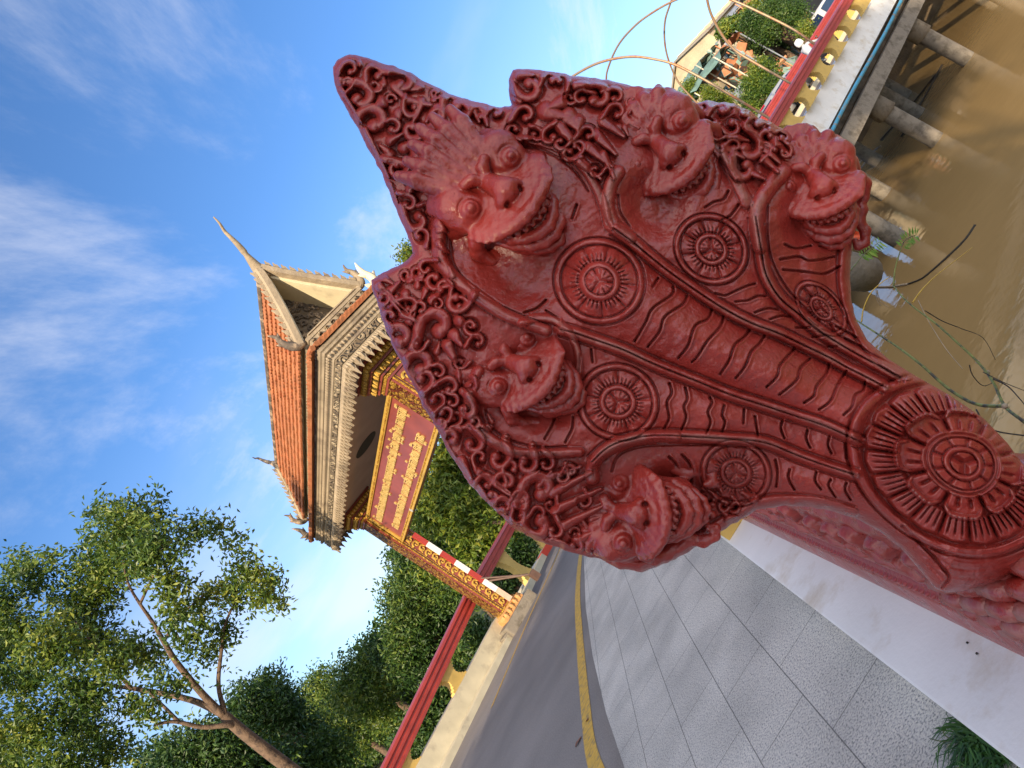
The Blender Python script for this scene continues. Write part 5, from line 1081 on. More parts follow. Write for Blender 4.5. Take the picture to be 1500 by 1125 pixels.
limbs = [(L8([(592,1264),(515,1195),(424,1125),(360,1076),(328,1048)]), .15, .10), (L8([(328,1048),(296,1016),(260,972),(240,940),(224,912),(205,885)], -1), .075, .025), (L8([(328,1048),(288,1028),(240,1016),(192,1008),(158,1004),(110,1000)], 1), .07, .022),
 (L8([(345,1064),(332,1062),(296,1065),(256,1057),(225,1062)], -1), .06, .025), (L8([(262,1058),(240,1035),(216,1012)], 1), .04, .02), (L8([(330,1046),(320,1004),(324,956),(330,915),(345,880)], 1), .05, .018), (L8([(240,940),(262,905),(300,870)], -1), .035, .014), (L8([(224,912),(190,860),(180,820)], 1), .035, .012), (L8([(192,1008),(150,960),(110,910)], -1), .04, .014), (L8([(205,885),(230,830),(240,800)], -1), .03, .012)]
tree('large airy tree with forked brown limbs and sunlit leaves at the lower left corner', cl, at_d(592,1264,DT), 38000, .125, M_lf1, 31, None, limbs, spread=.26, hollow=.0)
# the wood beyond the park
def far_tree(lst, dep, label, n, m, seed, leaf=.23, jit=1.5, basez=-.6, tr=.25, group='trees beyond the road', spread=None, sc=1.0):
    lst = [(x, y, q*sc) for x, y, q in lst]; c = pc(lst, dep, np.random.default_rng(seed), jit); C = np.array(c); b_ = C[:, :3].mean(0); b_[2] = basez; return tree(label, c, b_, int(n*(1.6 if leaf == .23 else 1)), leaf, m, seed, group, trunk_r=tr, sprig=6, spread=spread, hollow=.0 if spread else .35)
far_tree([(600,845,26),(590,875,34),(615,880,40),(640,905,42),(600,920,42),(572,945,30),(625,950,38),(655,870,30),(595,965,34)], 34, 'tall dark tree rising just left of the gate column', 15000, M_lf2, 41)
far_tree([(545,955,24),(530,985,34),(560,990,34),(585,1010,36),(545,1025,38),(515,1020,30),(575,1045,32)], 38, 'pale olive rounded tree left of the tall dark one', 12000, M_lf1, 42)
far_tree([(475,995,22),(460,1020,30),(490,1035,34),(515,1060,34),(480,1070,34),(445,1050,30),(535,1080,30)], 44, 'thin treetop lit along its edge, between two darker trees', 11000, M_lf1, 43)
far_tree([(395,1012,30),(365,1030,32),(410,1045,38),(440,1085,42),(390,1085,44),(350,1070,36),(480,1110,40),(430,1125,40)], 30, 'deep green bushy tree low behind the limbs of the large tree', 14000, M_lf2, 44)
far_tree([(320,1100,44),(275,1110,44),(350,1125,44),(230,1125,40),(300,1150,50),(390,1150,50)], 26, 'dark shrubby tree along the bottom edge under the large tree', 11000, M_lf2, 45)
far_tree([(652,668,22),(668,690,30),(655,715,34),(690,715,32),(640,745,34),(680,750,36),(715,745,30)], 26, 'bright green tree showing between the signboard and the serpent', 13000, M_lf3, 46, .24)
far_tree([(622,775,28),(650,790,34),(690,790,34),(730,785,30),(640,820,30),(675,825,30),(720,815,24),(755,800,20)], 30, 'mid green tree below the signboard, behind the barrier arm', 13000, M_lf1, 47, .26)
far_tree([(600,800,16),(590,815,18),(605,830,18)], 33, 'small feathery treetop just above the gilded column', 3000, M_lf2, 48, .26)
far_tree([(745,835,24),(765,812,20),(735,860,20),(715,870,18)], 24, 'low dark bush behind the handrail right of the column', 5000, M_lf2, 49, .18, .6)
far_tree([(600,368,8),(596,375,8),(604,380,7)], 34, 'yellow-green treetop peeping over the notch of the serpent hood', 700, M_lf3, 50, .22, .4)
far_tree([(640,1040,22),(620,1065,26),(655,1020,18),(600,1095,26)], 19, 'low leafy shrub seen under the handrail beside the lower left balusters', 5000, M_lf2, 51, .16, .5, -.6)
far_tree([(690,940,16),(700,925,14),(675,960,18)], 20, 'dark bush seen through the handrail next to the gate column', 2500, M_lf2, 52, .16, .5, -.6)
# a belt of distant woodland closing the horizon
r9 = np.random.default_rng(77); wc = []
for k in range(150):
    az = R_(r9.uniform(-62, 16)); D_ = r9.uniform(62, 90); wc.append((D_*math.sin(az), D_*math.cos(az), r9.uniform(.5, 5.5), r9.uniform(2.0, 3.6)))
for k in range(60):
    az = R_(r9.uniform(16, 75)); D_ = r9.uniform(85, 110); wc.append((D_*math.sin(az), D_*math.cos(az), r9.uniform(.5, 3), r9.uniform(2.0, 3.6)))
V, F = leaves(clump_points(wc, 60000, r9, 5, .5, .5), None, .8, .5, r9); o = mesh_np('distant_wood', V, F, M_lf2, None, smooth=False); tag(o, 'far-off belt of dark woodland closing the horizon', 'woodland', kind='stuff')
# far bank, right
far_tree([(1135,20,30),(1120,45,30),(1150,50,28),(1100,30,22),(1165,20,26),(1140,-10,34),(1110,60,22)], 42, 'feathery dark tree beyond the white car on the far bank', 26000, M_lf2, 61, .17, 1.5, 0, group='trees on the far bank', spread=.42, sc=.66)
far_tree([(1118,105,22),(1135,125,20),(1105,125,20),(1120,145,18),(1100,150,16)], 36, 'round leafy tree behind the handrail, left of the motorcyclist', 17000, M_lf1, 62, .16, 1, 0, group='trees on the far bank', spread=.42, sc=.66)
far_tree([(1012,128,12),(1025,140,14),(1040,138,12),(1060,150,14),(1045,152,14),(1080,160,12)], 40, 'yellow-green bushes in front of the long grey-roofed building', 12000, M_lf3, 63, .15, 1, 0, group='trees on the far bank', spread=.42, sc=.66)
far_tree([(1068,38,9),(1078,48,9),(1060,45,8),(1085,30,7)], 44, 'small fan-leaved palm among the stacked goods', 2500, M_lf1, 64, .32, .6, 0, group='trees on the far bank', spread=.42, sc=.66)
far_tree([(1098,22,9),(1106,12,10),(1092,38,9)], 43, 'yellowish young tree beside the stacked goods', 4000, M_lf3, 65, .18, .6, 0, group='trees on the far bank', spread=.42, sc=.66)
far_tree([(1180,45,12),(1195,100,10),(1210,115,10),(1172,128,9)], 34, 'leafy shrub seen between the balusters of the bridge', 4500, M_lf1, 66, .14, .6, 0, group='trees on the far bank', spread=.42, sc=.66)
# unseen trees added behind us to shade the pavement, serpent, gate and bridge
sx = np.array([-.342, -.940]); px_ = np.array([.940, -.342])
for k, (c_, D_, h0, h1, rr_) in enumerate(((-5.6, 13.5, 2.4, 7.4, 1.9), (-2.6, 13.0, 1.2, 5.0, 2.0), (.8, 13.5, 1.2, 4.6, 2.0), (4.2, 14.0, 6.6, 9.9, 2.3))):
    q = sx*D_+px_*c_; r = np.random.default_rng(90+k); c = [(q[0]+px_[0]*(u_ := r.uniform(-2, 2)*(1.4 if k == 3 else 1)), q[1]+px_[1]*u_, r.uniform(h0, h1), r.uniform(.8, 1.1)*rr_*.62) for _ in range(18)]
    tree(('tall spreading shade tree', 'small round shade tree', 'low broad shade tree', 'shade tree with a high narrow crown')[k]+' added unseen behind the viewpoint', c, (q[0], q[1], 0), 14000, .30, M_lf2, 100+k, 'added shade trees behind the viewpoint', sprig=6, wd=.6)
# ------------------------------------------------------------ vehicles, people, buildings beyond the bridge
M_cw = mat('pearl_car_paint', (.55, .53, .50), .25, .03, 1, 0, coat=.5); M_cs = mat('silver_car_paint', (.30, .31, .32), .25, .03, 1, 0, coat=.5); M_cd = mat('dark_car_paint', (.03, .028, .03), .25, .03, 1, 0, coat=.5)
M_gl = mat('tinted_car_glass', (.012, .022, .050), .05, .05, 1, 0); M_ty_ = mat('tyre_rubber', (.015, .015, .015), .8, .1, 5, .3); M_lr = mat('red_lens', (.45, .01, .02), .2, .05, 1, 0); M_pl = mat('number_plate', (.6, .6, .6), .4, .03); M_ch = mat('alloy_rim', (.4, .4, .42), .3, .05, 3, 0, metal=.9)
def car(pos, hd, paint, label, group=None, L_=4.5, W_=1.8, H_=1.72, name='parked_car'):
    """a hatchback/SUV: lofted body, glasshouse, wheels; hd = heading (x, y)"""
    hd = np.array([hd[0], hd[1], 0.])/np.hypot(*hd); sd = np.array([hd[1], -hd[0], 0]); o = np.array(pos, float); T = lambda a, b, c: o+hd*a+sd*b+np.array([0, 0, c])
    root = empty(name, pos, label, 'car', group); h = L_/2
    st = [(-h, .50, .62, .80), (-h+.05, .40, .95, .93), (-h+.35, .36, 1.02, .98), (-.3, .34, 1.02, 1.0), (.9, .34, 1.0, .99), (h-.5, .36, .88, .95), (h-.08, .42, .72, .86), (h, .5, .60, .70)]
    vs = []
    for a, z0, z1, w in st:
        w *= W_/2; vs += [T(a, -w*.96, z0-.12), T(a, -w, (z0+z1)/2-.04), T(a, -w*.97, z1-.05), T(a, -w*.88, z1), T(a, w*.88, z1), T(a, w*.97, z1-.05), T(a, w, (z0+z1)/2-.04), T(a, w*.96, z0-.12)]
    n = len(st); fs = [(i*8+k, i*8+(k+1) % 8, (i+1)*8+(k+1) % 8, (i+1)*8+k) for i in range(n-1) for k in range(8)]+[tuple(range(8)), tuple((n-1)*8+k for k in range(8))]
    MB().add(vs, fs).build('body', paint, root, smooth=True)
    ck = [(-h+.12, 1.00, .90), (-h+.42, H_-.10, .76), (-h+.8, H_, .74), (.1, H_-.02, .74), (.62, H_-.14, .74), (1.35, .98, .88)]; vs = []
    for a, z, w in ck: w *= W_/2; vs += [T(a, -w, z-.03), T(a, -w*.88, z), T(a, w*.88, z), T(a, w, z-.03)]
    m_ = len(ck); vs2 = [T(a, s*w*W_/2*1.0, .98) for a, z, w in ck for s in (-1, 1)]
    rf = MB(); rf.add(vs, [(i*4+k, i*4+k+1, (i+1)*4+k+1, (i+1)*4+k) for i in range(m_-1) for k in range(3)]); 
    for s in (0, 1):
        base = [T(a, (-1, 1)[s]*.90*W_/2, .97) for a, z, w in ck]; n0 = len(rf.v); rf.add([vs[i*4+(0, 3)[s]] for i in range(m_)]+base, [(i, i+1, m_+i+1, m_+i) for i in range(m_-1)])
    rf.build('cabin', paint, root, smooth=True)
    def pane(q, nm='window', m=M_gl):
        c = np.mean(q, 0); nr = np.cross(q[1]-q[0], q[2]-q[0]); nr /= np.linalg.norm(nr)
        if np.dot(nr, c-T(0, 0, .9)) < 0: nr = -nr
        mb = MB(); k = len(q); mb.add([p+nr*.012 for p in q]+[p-nr*.02 for p in q], [tuple(range(k)), tuple(range(k, 2*k))[::-1]]+[(i, (i+1) % k, k+(i+1) % k, k+i) for i in range(k)]); mb.build(nm, m, root)
    w = W_/2
    pane([T(-h+.145, -.76*w, 1.06), T(-h+.145, .76*w, 1.06), T(-h+.39, .64*w, H_-.16), T(-h+.39, -.64*w, H_-.16)], 'rear_window')
    pane([T(1.24, -.74*w, 1.06), T(1.24, .74*w, 1.06), T(.68, .62*w, H_-.17), T(.68, -.62*w, H_-.17)], 'windscreen')
    for s in (-1, 1):
        pane([T(-h+.5, s*.885*w, 1.05), T(-.15, s*.885*w, 1.05), T(-.15, s*.765*w, H_-.14), T(-h+.72, s*.775*w, H_-.16)]); pane([T(-.05, s*.885*w, 1.05), T(1.05, s*.885*w, 1.04), T(.52, s*.775*w, H_-.2), T(-.05, s*.765*w, H_-.14)])
        lt = MB(); lt.tube([T(-h-.0, s*.78*w, .80), T(-h+.01, s*.80*w, .95)], .07, 8); lt.build('tail_light', M_lr, root)
        for a in (-h+.85, h-.85):
            wh = MB(); P = [T(a, s*(w-.16), .33), T(a, s*(w+.0), .33)]; wh.tube(P, .33, 20); t_ = wh.build('tyre', M_ty_, root, smooth=False); MB().tube([T(a, s*(w-.02), .33), T(a, s*(w+.012), .33)], .20, 12).build('rim', M_ch, t_)
    MB().tube([T(-h+.34, -.22*w, H_-.045), T(-h+.34, .22*w, H_-.045)], .035, 6).build('brake_light', M_lr, root)
    MB().box(T(-h-.008, 0, .78), (.02, .36, .16), (hd, sd, (0, 0, 1))).build('number_plate', M_pl, root)
    MB().box(T(-h+.02, 0, .48), (.18, W_*.92, .20), (hd, sd, (0, 0, 1))).build('bumper', paint, root, bevel=.04)
    return root
def on_bridge(x, y, z=0.0): p = at_z(x, y, z); return (p[0], p[1], 0)
car(on_bridge(1243, 32), ub[:2]*1.0, M_cw, 'pearl white car seen from behind through the bridge balusters', H_=1.80, name='car')
car(tuple(np.array(on_bridge(1176, 150))+np.array([0, 0, 0])), ub[:2], M_cs, 'silver car half hidden behind the balusters near the red kerb block', H_=1.5, name='car')
car(tuple(bpos(18.5, 2.0)), ub[:2], M_cd, 'dark car at the top edge of the photo beyond the pearl white car', H_=1.5, name='car')
park = [((655, 955), M_cw, 'white car under the trees, nearest the gate column'), ((632, 985), M_cs, 'silver car in the row under the trees left of the gate'), ((612, 1008), M_cw, 'white car farther left in the row under the trees'), ((596, 1030), M_cs, 'grey car at the left end of the row under the trees')]
for i, ((x, y), pm, lb) in enumerate(park):
    p = at_d(x-6, y-3, 60+i*2); car((p[0], p[1], -.6), (1, .25), pm, lb, 'cars parked under the trees')
# motorcyclist
def rider(pos, hd):
    hd = np.array([hd[0], hd[1], 0.]); hd /= np.linalg.norm(hd); sd = np.array([hd[1], -hd[0], 0]); o = np.array(pos, float); T = lambda a, b, c: o+hd*a+sd*b+np.array([0, 0, c])
    m = empty('motorcycle', pos, 'small black motorcycle with a red tail light crossing the bridge', 'motorcycle')
    MB().tube(smooth_path([T(-.55, 0, .62), T(-.3, 0, .72), T(0, 0, .66), T(.25, 0, .60), T(.45, 0, .80)], 4), [.09, .10, .12, .13, .14, .15, .15, .15, .15, .14, .14, .13, .13, .12, .11, .10, .08], 10).build('frame', M_cd, m, smooth=True)
    MB().tube(smooth_path([T(-.65, 0, .78), T(-.35, 0, .82), T(.1, 0, .78)], 3), .11, 8).build('seat', M_ty_, m, smooth=True)
    for a in (-.58, .66):
        P = [T(a+.26*math.cos(t), 0, .30+.26*math.sin(t)) for t in np.linspace(0, 6.283, 20)]; w_ = MB().tube(P, .045, 8, cap=False).build('wheel', M_ty_, m, smooth=True); MB().tube([T(a, -.04, .30), T(a, .04, .30)], .06, 10).build('hub', M_ch, w_)
    MB().tube([T(.66, 0, .30), T(.48, 0, .95)], .03, 6).build('fork', M_ch, m); MB().tube([T(.42, -.32, 1.0), T(.50, 0, .98), T(.42, .32, 1.0)], .018, 6).build('handlebar', M_ch, m)
    MB().tube([T(-.72, 0, .76), T(-.66, 0, .82)], .075, 10).build('tail_light', M_lr, m); MB().box(T(-.80, 0, .56), (.02, .18, .13), (hd, sd, (0, 0, 1))).build('number_plate', M_pl, m)
    for s in (-1, 1): MB().tube([T(.40, s*.24, 1.0), T(.38, s*.28, 1.16)], .012, 5).tube([T(.37, s*.28, 1.14), T(.37, s*.28, 1.2)], .04, 8).build('mirror', M_cd, m)
    # the rider: one skinned body
    J = {'pel': T(-.22, 0, .92), 'chest': T(-.12, 0, 1.22), 'neck': T(-.05, 0, 1.40), 'head': T(-.02, 0, 1.52)}
    me = bpy.data.meshes.new('person'); vs = [J['pel'], J['chest'], J['neck'], J['head']]; es = [(0, 1), (1, 2), (2, 3)]; rad = [.14, .15, .055, .08]
    for s in (-1, 1):
        k = len(vs); vs += [T(-.10, s*.18, 1.33), T(.10, s*.28, 1.12), T(.34, s*.27, 1.04)]; es += [(1, k), (k, k+1), (k+1, k+2)]; rad += [.06, .045, .035]
        k = len(vs); vs += [T(-.18, s*.11, .88), T(.22, s*.20, .86), T(.12, s*.18, .46), T(.26, s*.18, .40)]; es += [(0, k), (k, k+1), (k+1, k+2), (k+2, k+3)]; rad += [.09, .07, .045, .04]
    me.from_pydata([tuple(v) for v in vs], es, []); bmm = bmesh.new(); bmm.from_mesh(me); bmm.verts.layers.skin.new(); bmm.to_mesh(me); bmm.free()
    for sv, r in zip(me.skin_vertices[0].data, rad): sv.radius = (r, r)
    me.skin_vertices[0].data[0].use_root = True
    ob = bpy.data.objects.new('person', me); COL.objects.link(ob); ob.modifiers.new('skin', 'SKIN'); sb = ob.modifiers.new('sub', 'SUBSURF'); sb.levels = sb.render_levels = 1
    dg = bpy.context.evaluated_depsgraph_get(); dg.update(); nm = bpy.data.meshes.new_from_object(ob.evaluated_get(dg)); ob.modifiers.clear(); ob.data = nm; nm.materials.clear(); nm.materials.append(mat('pale_shirt_cloth', (.40, .42, .46), .85, .1, 6))
    for p in nm.polygons: p.use_smooth = True
    tag(ob, 'rider in a pale shirt and round white helmet, seen from behind', 'person')
    hm = MB(); hm.lathe([(.02, .175), (.08, .165), (.125, .11), (.145, .03), (.14, -.05), (.12, -.11), (.10, -.11)], T(-.03, 0, 1.56), 16); hm = hm.build('helmet', mat('white_helmet', (.75, .74, .70), .3, .03), ob, smooth=True)
    return m
p = on_bridge(1226, 93, 0); rider(p, ub[:2])
# arched lamp hoops over the bridge
M_hoop = mat('rusty_galvanised_tube', (.34, .24, .15), .45, .2, 3, .3, 30, .004, metal=.4, col2=(.30, .13, .06), c2scale=3, c2pos=(.48, .6))
def hoop(px_pts, plane_pt, label, extra=None):
    P = [at_p(x, y, plane_pt, ub) for x, y in px_pts]
    if extra: P = extra(P)
    P = smooth_path(P, 6); mb = MB(); mb.tube(P, .036, 8); o = mb.build('arch_pole', M_hoop, smooth=True); tag(o, label, 'arch pole', 'bent poles arching over the bridge')
r1 = at_p(1123, 171, PB, nb); hoop([(1150,188),(1123,171),(1048,126),(1008,104),(984,93),(960,87),(930,83),(900,86),(872,94),(845,108),(815,128)], r1, 'bent pole arching lowest, from the handrail behind the right-hand heads')
r2 = at_p(1195, 66, PB, nb); hoop([(1215,78),(1195,66),(1160,42),(1104,14),(1072,0),(1035,-14),(995,-22),(955,-18)], r2, 'bent pole meeting the handrail beside the white car')
r3 = at_p(1158, 122, PB, nb); hoop([(1180,134),(1158,122),(1104,91),(1077,74),(1059,53),(1043,24),(1036,0),(1033,-30)], r3, 'bent pole meeting the handrail between the car and the lowest arch')
r4 = at_p(1022, 152, PB+nb*BW, nb); hoop([(1040,170),(1022,152),(995,122),(981,93),(974,64),(974,32),(982,5),(993,-25)], r4, 'rusty bent pole rising from behind the upper right head')
r5 = at_p(889, 118, PB+nb*BW, nb); hoop([(892,150),(888,118),(892,96),(907,64),(932,36),(958,17),(983,3),(1010,-8)], r5, 'curved pole crossing the lowest arch against the blue sky')
# long hall on the far bank
M_wall = mat('cream_hall_wall', (.48, .40, .27), .8, .12, 1, .2, col2=(.30, .25, .18), c2scale=.6, c2pos=(.5, .7)); M_roofg = mat('grey_sheet_roof', (.25, .225, .19), .7, .15, 1, .3); M_rust = mat('rusty_corrugated_sheet', (.20, .10, .055), .8, .3, 2, .4, 20, .03)
hd = empty('hall', at_d(1030, 60, 48), 'long grey-roofed market hall with cream end wall beyond the bridge', 'building')
def hp(x, y, d): return at_d(x, y, d)
K0 = hp(989, 88, 50); K1 = hp(1054, 14, 57)                # ridge ends
dr = (K1-K0); dr[2] = 0; dr /= np.linalg.norm(dr); nr_ = np.array([dr[1], -dr[0], 0])*1.0
if np.dot(nr_, -K0) < 0: nr_ = -nr_
LEN = 34.; rz = K0[2]; 
def hh(l, n_, z): return np.array([K0[0], K0[1], 0])+dr*l+nr_*n_+np.array([0, 0, z])
mb = MB(); prof = [(0, rz), (2.9, rz-1.1), (2.9, rz-1.22), (0, rz-.12), (-2.9, rz-1.22), (-2.9, rz-1.1)]
mb.add([hh(l, a, b) for l in (-.3, LEN) for a, b in prof], [(i, (i+1) % 6, 6+(i+1) % 6, 6+i) for i in range(6)]+[(0,1,2,3),(0,3,4,5),(6,9,8,7),(6,11,10,9)]); rf_ = mb.build('roof', M_roofg, hd)
sm = MB()
for l in np.arange(.5, LEN, 1.6): sm.tube([hh(l, .02, rz+.03), hh(l, 2.92, rz-1.07)], .035, 4)
sm.build('roof_seams', M_wall, rf_)
mb = MB(); mb.add([hh(0, a, b) for a, b in ((-2.6, 0), (2.6, 0), (2.6, rz-1.12), (0, rz-.17), (-2.6, rz-1.12))]+[hh(LEN-.3, a, b) for a, b in ((-2.6, 0), (2.6, 0), (2.6, rz-1.12), (0, rz-.17), (-2.6, rz-1.12))], [(0,1,2,3,4), (5,9,8,7,6)]+[(i, (i+1) % 5, 5+(i+1) % 5, 5+i) for i in range(5)]); mb.build('wall', M_wall, hd)
for l in np.arange(2, LEN-2, 4.0): MB().box(hh(l, 2.62, rz-2.6), (2.6, .06, 1.0), (dr, nr_, (0, 0, 1))).build('opening', M_black, hd)
MB().box(hh(-.02, 1.0, rz-2.2), (.06, .9, .7), (dr, nr_, (0, 0, 1))).build('end_window', M_black, hd)
aw = MB(); n_ = 60
aw.add([hh(.6+i*(LEN-6)/n_, 2.65, rz-1.75+.05*(i % 2)) for i in range(n_+1)]+[hh(.6+i*(LEN-6)/n_, 4.4, rz-2.7+.05*(i % 2)) for i in range(n_+1)], [(i, i+1, n_+2+i, n_+1+i) for i in range(n_)]); aw.build('awning', M_rust, hd)
MB().box(hh(14.5, 2.9, (rz-2.6)/2), (27, .5, rz-2.7), (dr, nr_, (0, 0, 1))).build('dark_shopfront', M_black, hd)
# pale boundary wall, stalls with goods
W0 = at_z(1063, 140, .0); 
q0 = at_d(1046, 140, 40); q1 = at_d(1106, 48, 47); dq = q1-q0; dq[2] = 0; lw = np.linalg.norm(dq); dq /= lw; nq = np.array([dq[1], -dq[0], 0])
mb = MB(); mb.box((q0+q1)/2*np.array([1, 1, 0])+np.array([0, 0, (q0[2]+q1[2])/2]), (lw+6, .25, .75), (dq, nq, (0, 0, 1)))
for t_ in np.arange(-2, lw+3, 2.4): mb.box(np.array([q0[0], q0[1], 0])+dq*t_+np.array([0, 0, q0[2]/2]), (.25, .3, q0[2]), (dq, nq, (0, 0, 1)))
o = mb.build('roadside_canopy', M_wall); tag(o, 'long pale flat canopy on posts in front of the market goods', 'canopy')
cols = [((.13, .22, .19), 'green'), ((.50, .45, .36), 'cream'), ((.42, .17, .08), 'orange'), ((.22, .25, .30), 'blue-grey'), ((.45, .25, .14), 'tan'), ((.20, .32, .28), 'turquoise')]
M_st = [mat('stall_cloth_'+str(i), c, .8, .25, 3, .4, 10, .03) for i, (c, _) in enumerate(cols)]
sp_ = [((1022, 112), 47, 0), ((1034, 98), 48, 5), ((1050, 84), 49, 1), ((1066, 62), 50, 3), ((1080, 50), 51, 2), ((1092, 30), 52, 4), ((1046, 104), 45, 0), ((1062, 84), 46, 2), ((1100, 10), 54, 2), ((1078, 22), 55, 3)]
sn = ['nearest the end wall', 'just past the nearest one', 'in the middle of the row', 'under the far roof', 'beside the palm', 'near the top edge', 'in front of the nearest one', 'in front of the middle one', 'at the far end', 'behind the yellowish tree']
r7 = np.random.default_rng(17)
for i, ((x, y), d_, ci) in enumerate(sp_):
    d_ -= 5; p = at_d(x, y, d_); st = empty('market_stall', (p[0], p[1], 0), cols[ci][1]+' draped market stall '+sn[i], 'stall', 'market stalls with goods')
    hgt = p[2]+.4; w2 = 1.5; ax_ = np.array([r7.uniform(-.2, .2)+dr[0], dr[1], 0]); ax_ /= np.linalg.norm(ax_); ay_ = np.array([ax_[1], -ax_[0], 0])
    w2 = 1.1; n = 8; V = []; 
    for a in range(n+1):
        for b in range(n+1): V.append(np.array([p[0], p[1], hgt])+ax_*(a/n-.5)*2*w2+ay_*(b/n-.5)*2.4+np.array([0, 0, .35*math.sin(a/n*3.14)-.5*(b/n)+r7.normal()*.06]))
    me_ = mesh_np('canopy', np.array(V), np.array([[a*(n+1)+b, a*(n+1)+b+1, (a+1)*(n+1)+b+1, (a+1)*(n+1)+b] for a in range(n) for b in range(n)]), M_st[ci], st)
    for s1 in (-1, 1):
        for s2 in (-1, 1): MB().tube([np.array([p[0], p[1], 0])+ax_*s1*w2*.95+ay_*s2*1.1, np.array([p[0], p[1], hgt-.1])+ax_*s1*w2*.95+ay_*s2*1.1], .04, 6).build('post', M_st[(ci+1) % 6], st)
    gd = MB()
    for k in range(26):
        gd.mi = int(r7.integers(0, 3)); q = np.array([p[0], p[1], 0])+ax_*r7.uniform(-1.4, 1.4)+ay_*r7.uniform(-1, 1)+np.array([0, 0, r7.uniform(.2, hgt-.7)]); a1 = r7.normal(size=3); a1 /= np.linalg.norm(a1); a2 = np.cross(a1, r7.normal(size=3)); a2 /= np.linalg.norm(a2); gd.box(q, tuple(r7.uniform(.15, .8, 3)), (a1, a2, np.cross(a1, a2)))
    gd.build('goods', [M_st[ci], M_st[(ci+2) % 6], M_st[(ci+3) % 6]], st, bevel=.03)['kind'] = 'stuff'
# ------------------------------------------------------------ small things near us
M_stem = mat('green_stem', (.14, .16, .03), .5, .3, 30, .3, 80, .002, col2=(.035, .03, .018), c2scale=22, c2pos=(.48, .6)); M_twig = mat('dry_twig', (.30, .24, .17), .8, .3, 20, .3); M_yst = mat('yellow_stalk', (.45, .28, .03), .6, .2); M_drk = mat('wet_black_twig', (.03, .024, .018), .85, .3, 20, .3)
M_frond = leafmat('feathery_leaflets', [(.10, .22, .03), (.18, .32, .05), (.28, .38, .06)], .5, .35, 10)
def twig(name, px, d0, d1, r0, r1, m, parent=None, k=5):
    P = [at_d(x, y, d0+(d1-d0)*i/(len(px)-1)) for i, (x, y) in enumerate(px)]; P = smooth_path(P, k); return MB().tube(P, np.linspace(r0, r1, len(P)), 7).build(name, m, parent, smooth=True)
def fronds(px, d_, n, ln, parent, seed, side):
    r = np.random.default_rng(seed); P = smooth_path([at_d(x, y, d_) for x, y in px], 8); mb = MB(); m_ = len(P)
    for i in range(n):
        q = P[min(int(i/n*m_), m_-1)]; t = P[min(int(i/n*m_)+1, m_-1)]-P[max(int(i/n*m_)-1, 0)]; t /= np.linalg.norm(t)
        for s in (-1, 1) if side == 0 else (side,):
            sd = np.cross(t, -Fv)*s; d2 = sd*.9+t*.25+Fv*r.normal()*.25; d2 /= np.linalg.norm(d2); l_ = ln*(1-.5*abs(i/n-.4))*r.uniform(.8, 1.1); wv = np.cross(d2, Fv)*l_*.10
            mb.add([q, q+d2*l_*.5+wv, q+d2*l_, q+d2*l_*.5-wv], [(0, 1, 2, 3)])
    mb.build('leaflets', M_frond, parent)
w1 = empty('climbing_weed', at_d(1560, 660, 2.0), 'long green and brown weed stems with feathery leaf tips reaching over the water', 'weed')
twig('stem', [(1560,665),(1500,618),(1472,595),(1455,560),(1432,530),(1400,500),(1372,475),(1345,455),(1325,438),(1309,419)], 2.0, 2.9, .0055, .0022, M_stem, w1)
twig('stem', [(1472,595),(1430,592),(1390,570),(1350,535),(1320,512),(1290,492),(1262,474),(1245,462)], 2.1, 2.9, .0058, .0024, M_stem, w1)
twig('stalk', [(1309,419),(1311,395),(1318,370),(1326,352),(1342,344)], 2.9, 3.0, .0035, .0012, M_stem, w1)
fronds([(1322,362),(1328,351),(1336,346),(1344,344)], 2.98, 12, .045, w1, 1, 0)
twig('stalk', [(1246,396),(1256,384),(1266,372),(1290,353)], 2.9, 3.0, .003, .001, M_stem, w1); fronds([(1262,376),(1272,366),(1290,352)], 2.97, 14, .055, w1, 2, 1); fronds([(1262,376),(1272,366),(1290,352)], 2.97, 9, .03, w1, 3, -1)
twig('dry_stalk', [(1262,472),(1265,452),(1275,430),(1290,415),(1303,406)], 2.9, 2.95, .003, .0015, M_yst, w1)
twig('dry_stalk', [(1337,443),(1350,425),(1370,405),(1395,385),(1425,362)], 2.75, 2.95, .003, .001, M_yst, w1)
twig('side_twig', [(1355,455),(1380,470),(1410,482),(1440,495),(1458,527)], 2.7, 2.9, .002, .001, M_drk, w1); twig('side_twig', [(1420,535),(1425,550),(1440,565),(1455,560)], 2.4, 2.5, .002, .001, M_drk, w1)
twig('side_twig', [(1430,600),(1450,628),(1500,638),(1530,640)], 2.2, 2.0, .0025, .002, M_drk, w1); twig('side_twig', [(1455,555),(1475,565),(1490,580),(1505,600),(1520,640)], 2.3, 2.1, .0025, .001, M_drk, w1); twig('side_twig', [(1440,545),(1470,560),(1500,572)], 2.3, 2.2, .0016, .001, M_drk, w1); twig('side_twig', [(1345,440),(1360,470),(1385,510),(1410,540)], 2.9, 2.6, .0014, .001, M_twig, w1)
for x, y, d_, r_ in ((1291,492,2.72,.005),(1432,530,2.45,.007),(1447,545,2.4,.007),(1472,595,2.1,.009)): 
    q = at_d(x, y, d_); mb = MB(); mb.lathe([(.3*r_, -r_), (r_, -.3*r_), (r_, .3*r_), (.3*r_, r_)], q, 8); mb.build('node', M_twig, w1, smooth=True)
w2 = empty('floating_branch', at_z(1330, 415, WZ), 'thin bare branch lying half sunk in the brown water, black towards its tip', 'branch')
def onw(px, r0, r1, m, z0=.02, z1=.02, nm='branch'):
    P = [at_z(x, y, WZ+z0+(z1-z0)*i/(len(px)-1)) for i, (x, y) in enumerate(px)]; P = smooth_path(P, 5); return MB().tube(P, np.linspace(r0, r1, len(P)), 7).build(nm, m, w2, smooth=True)
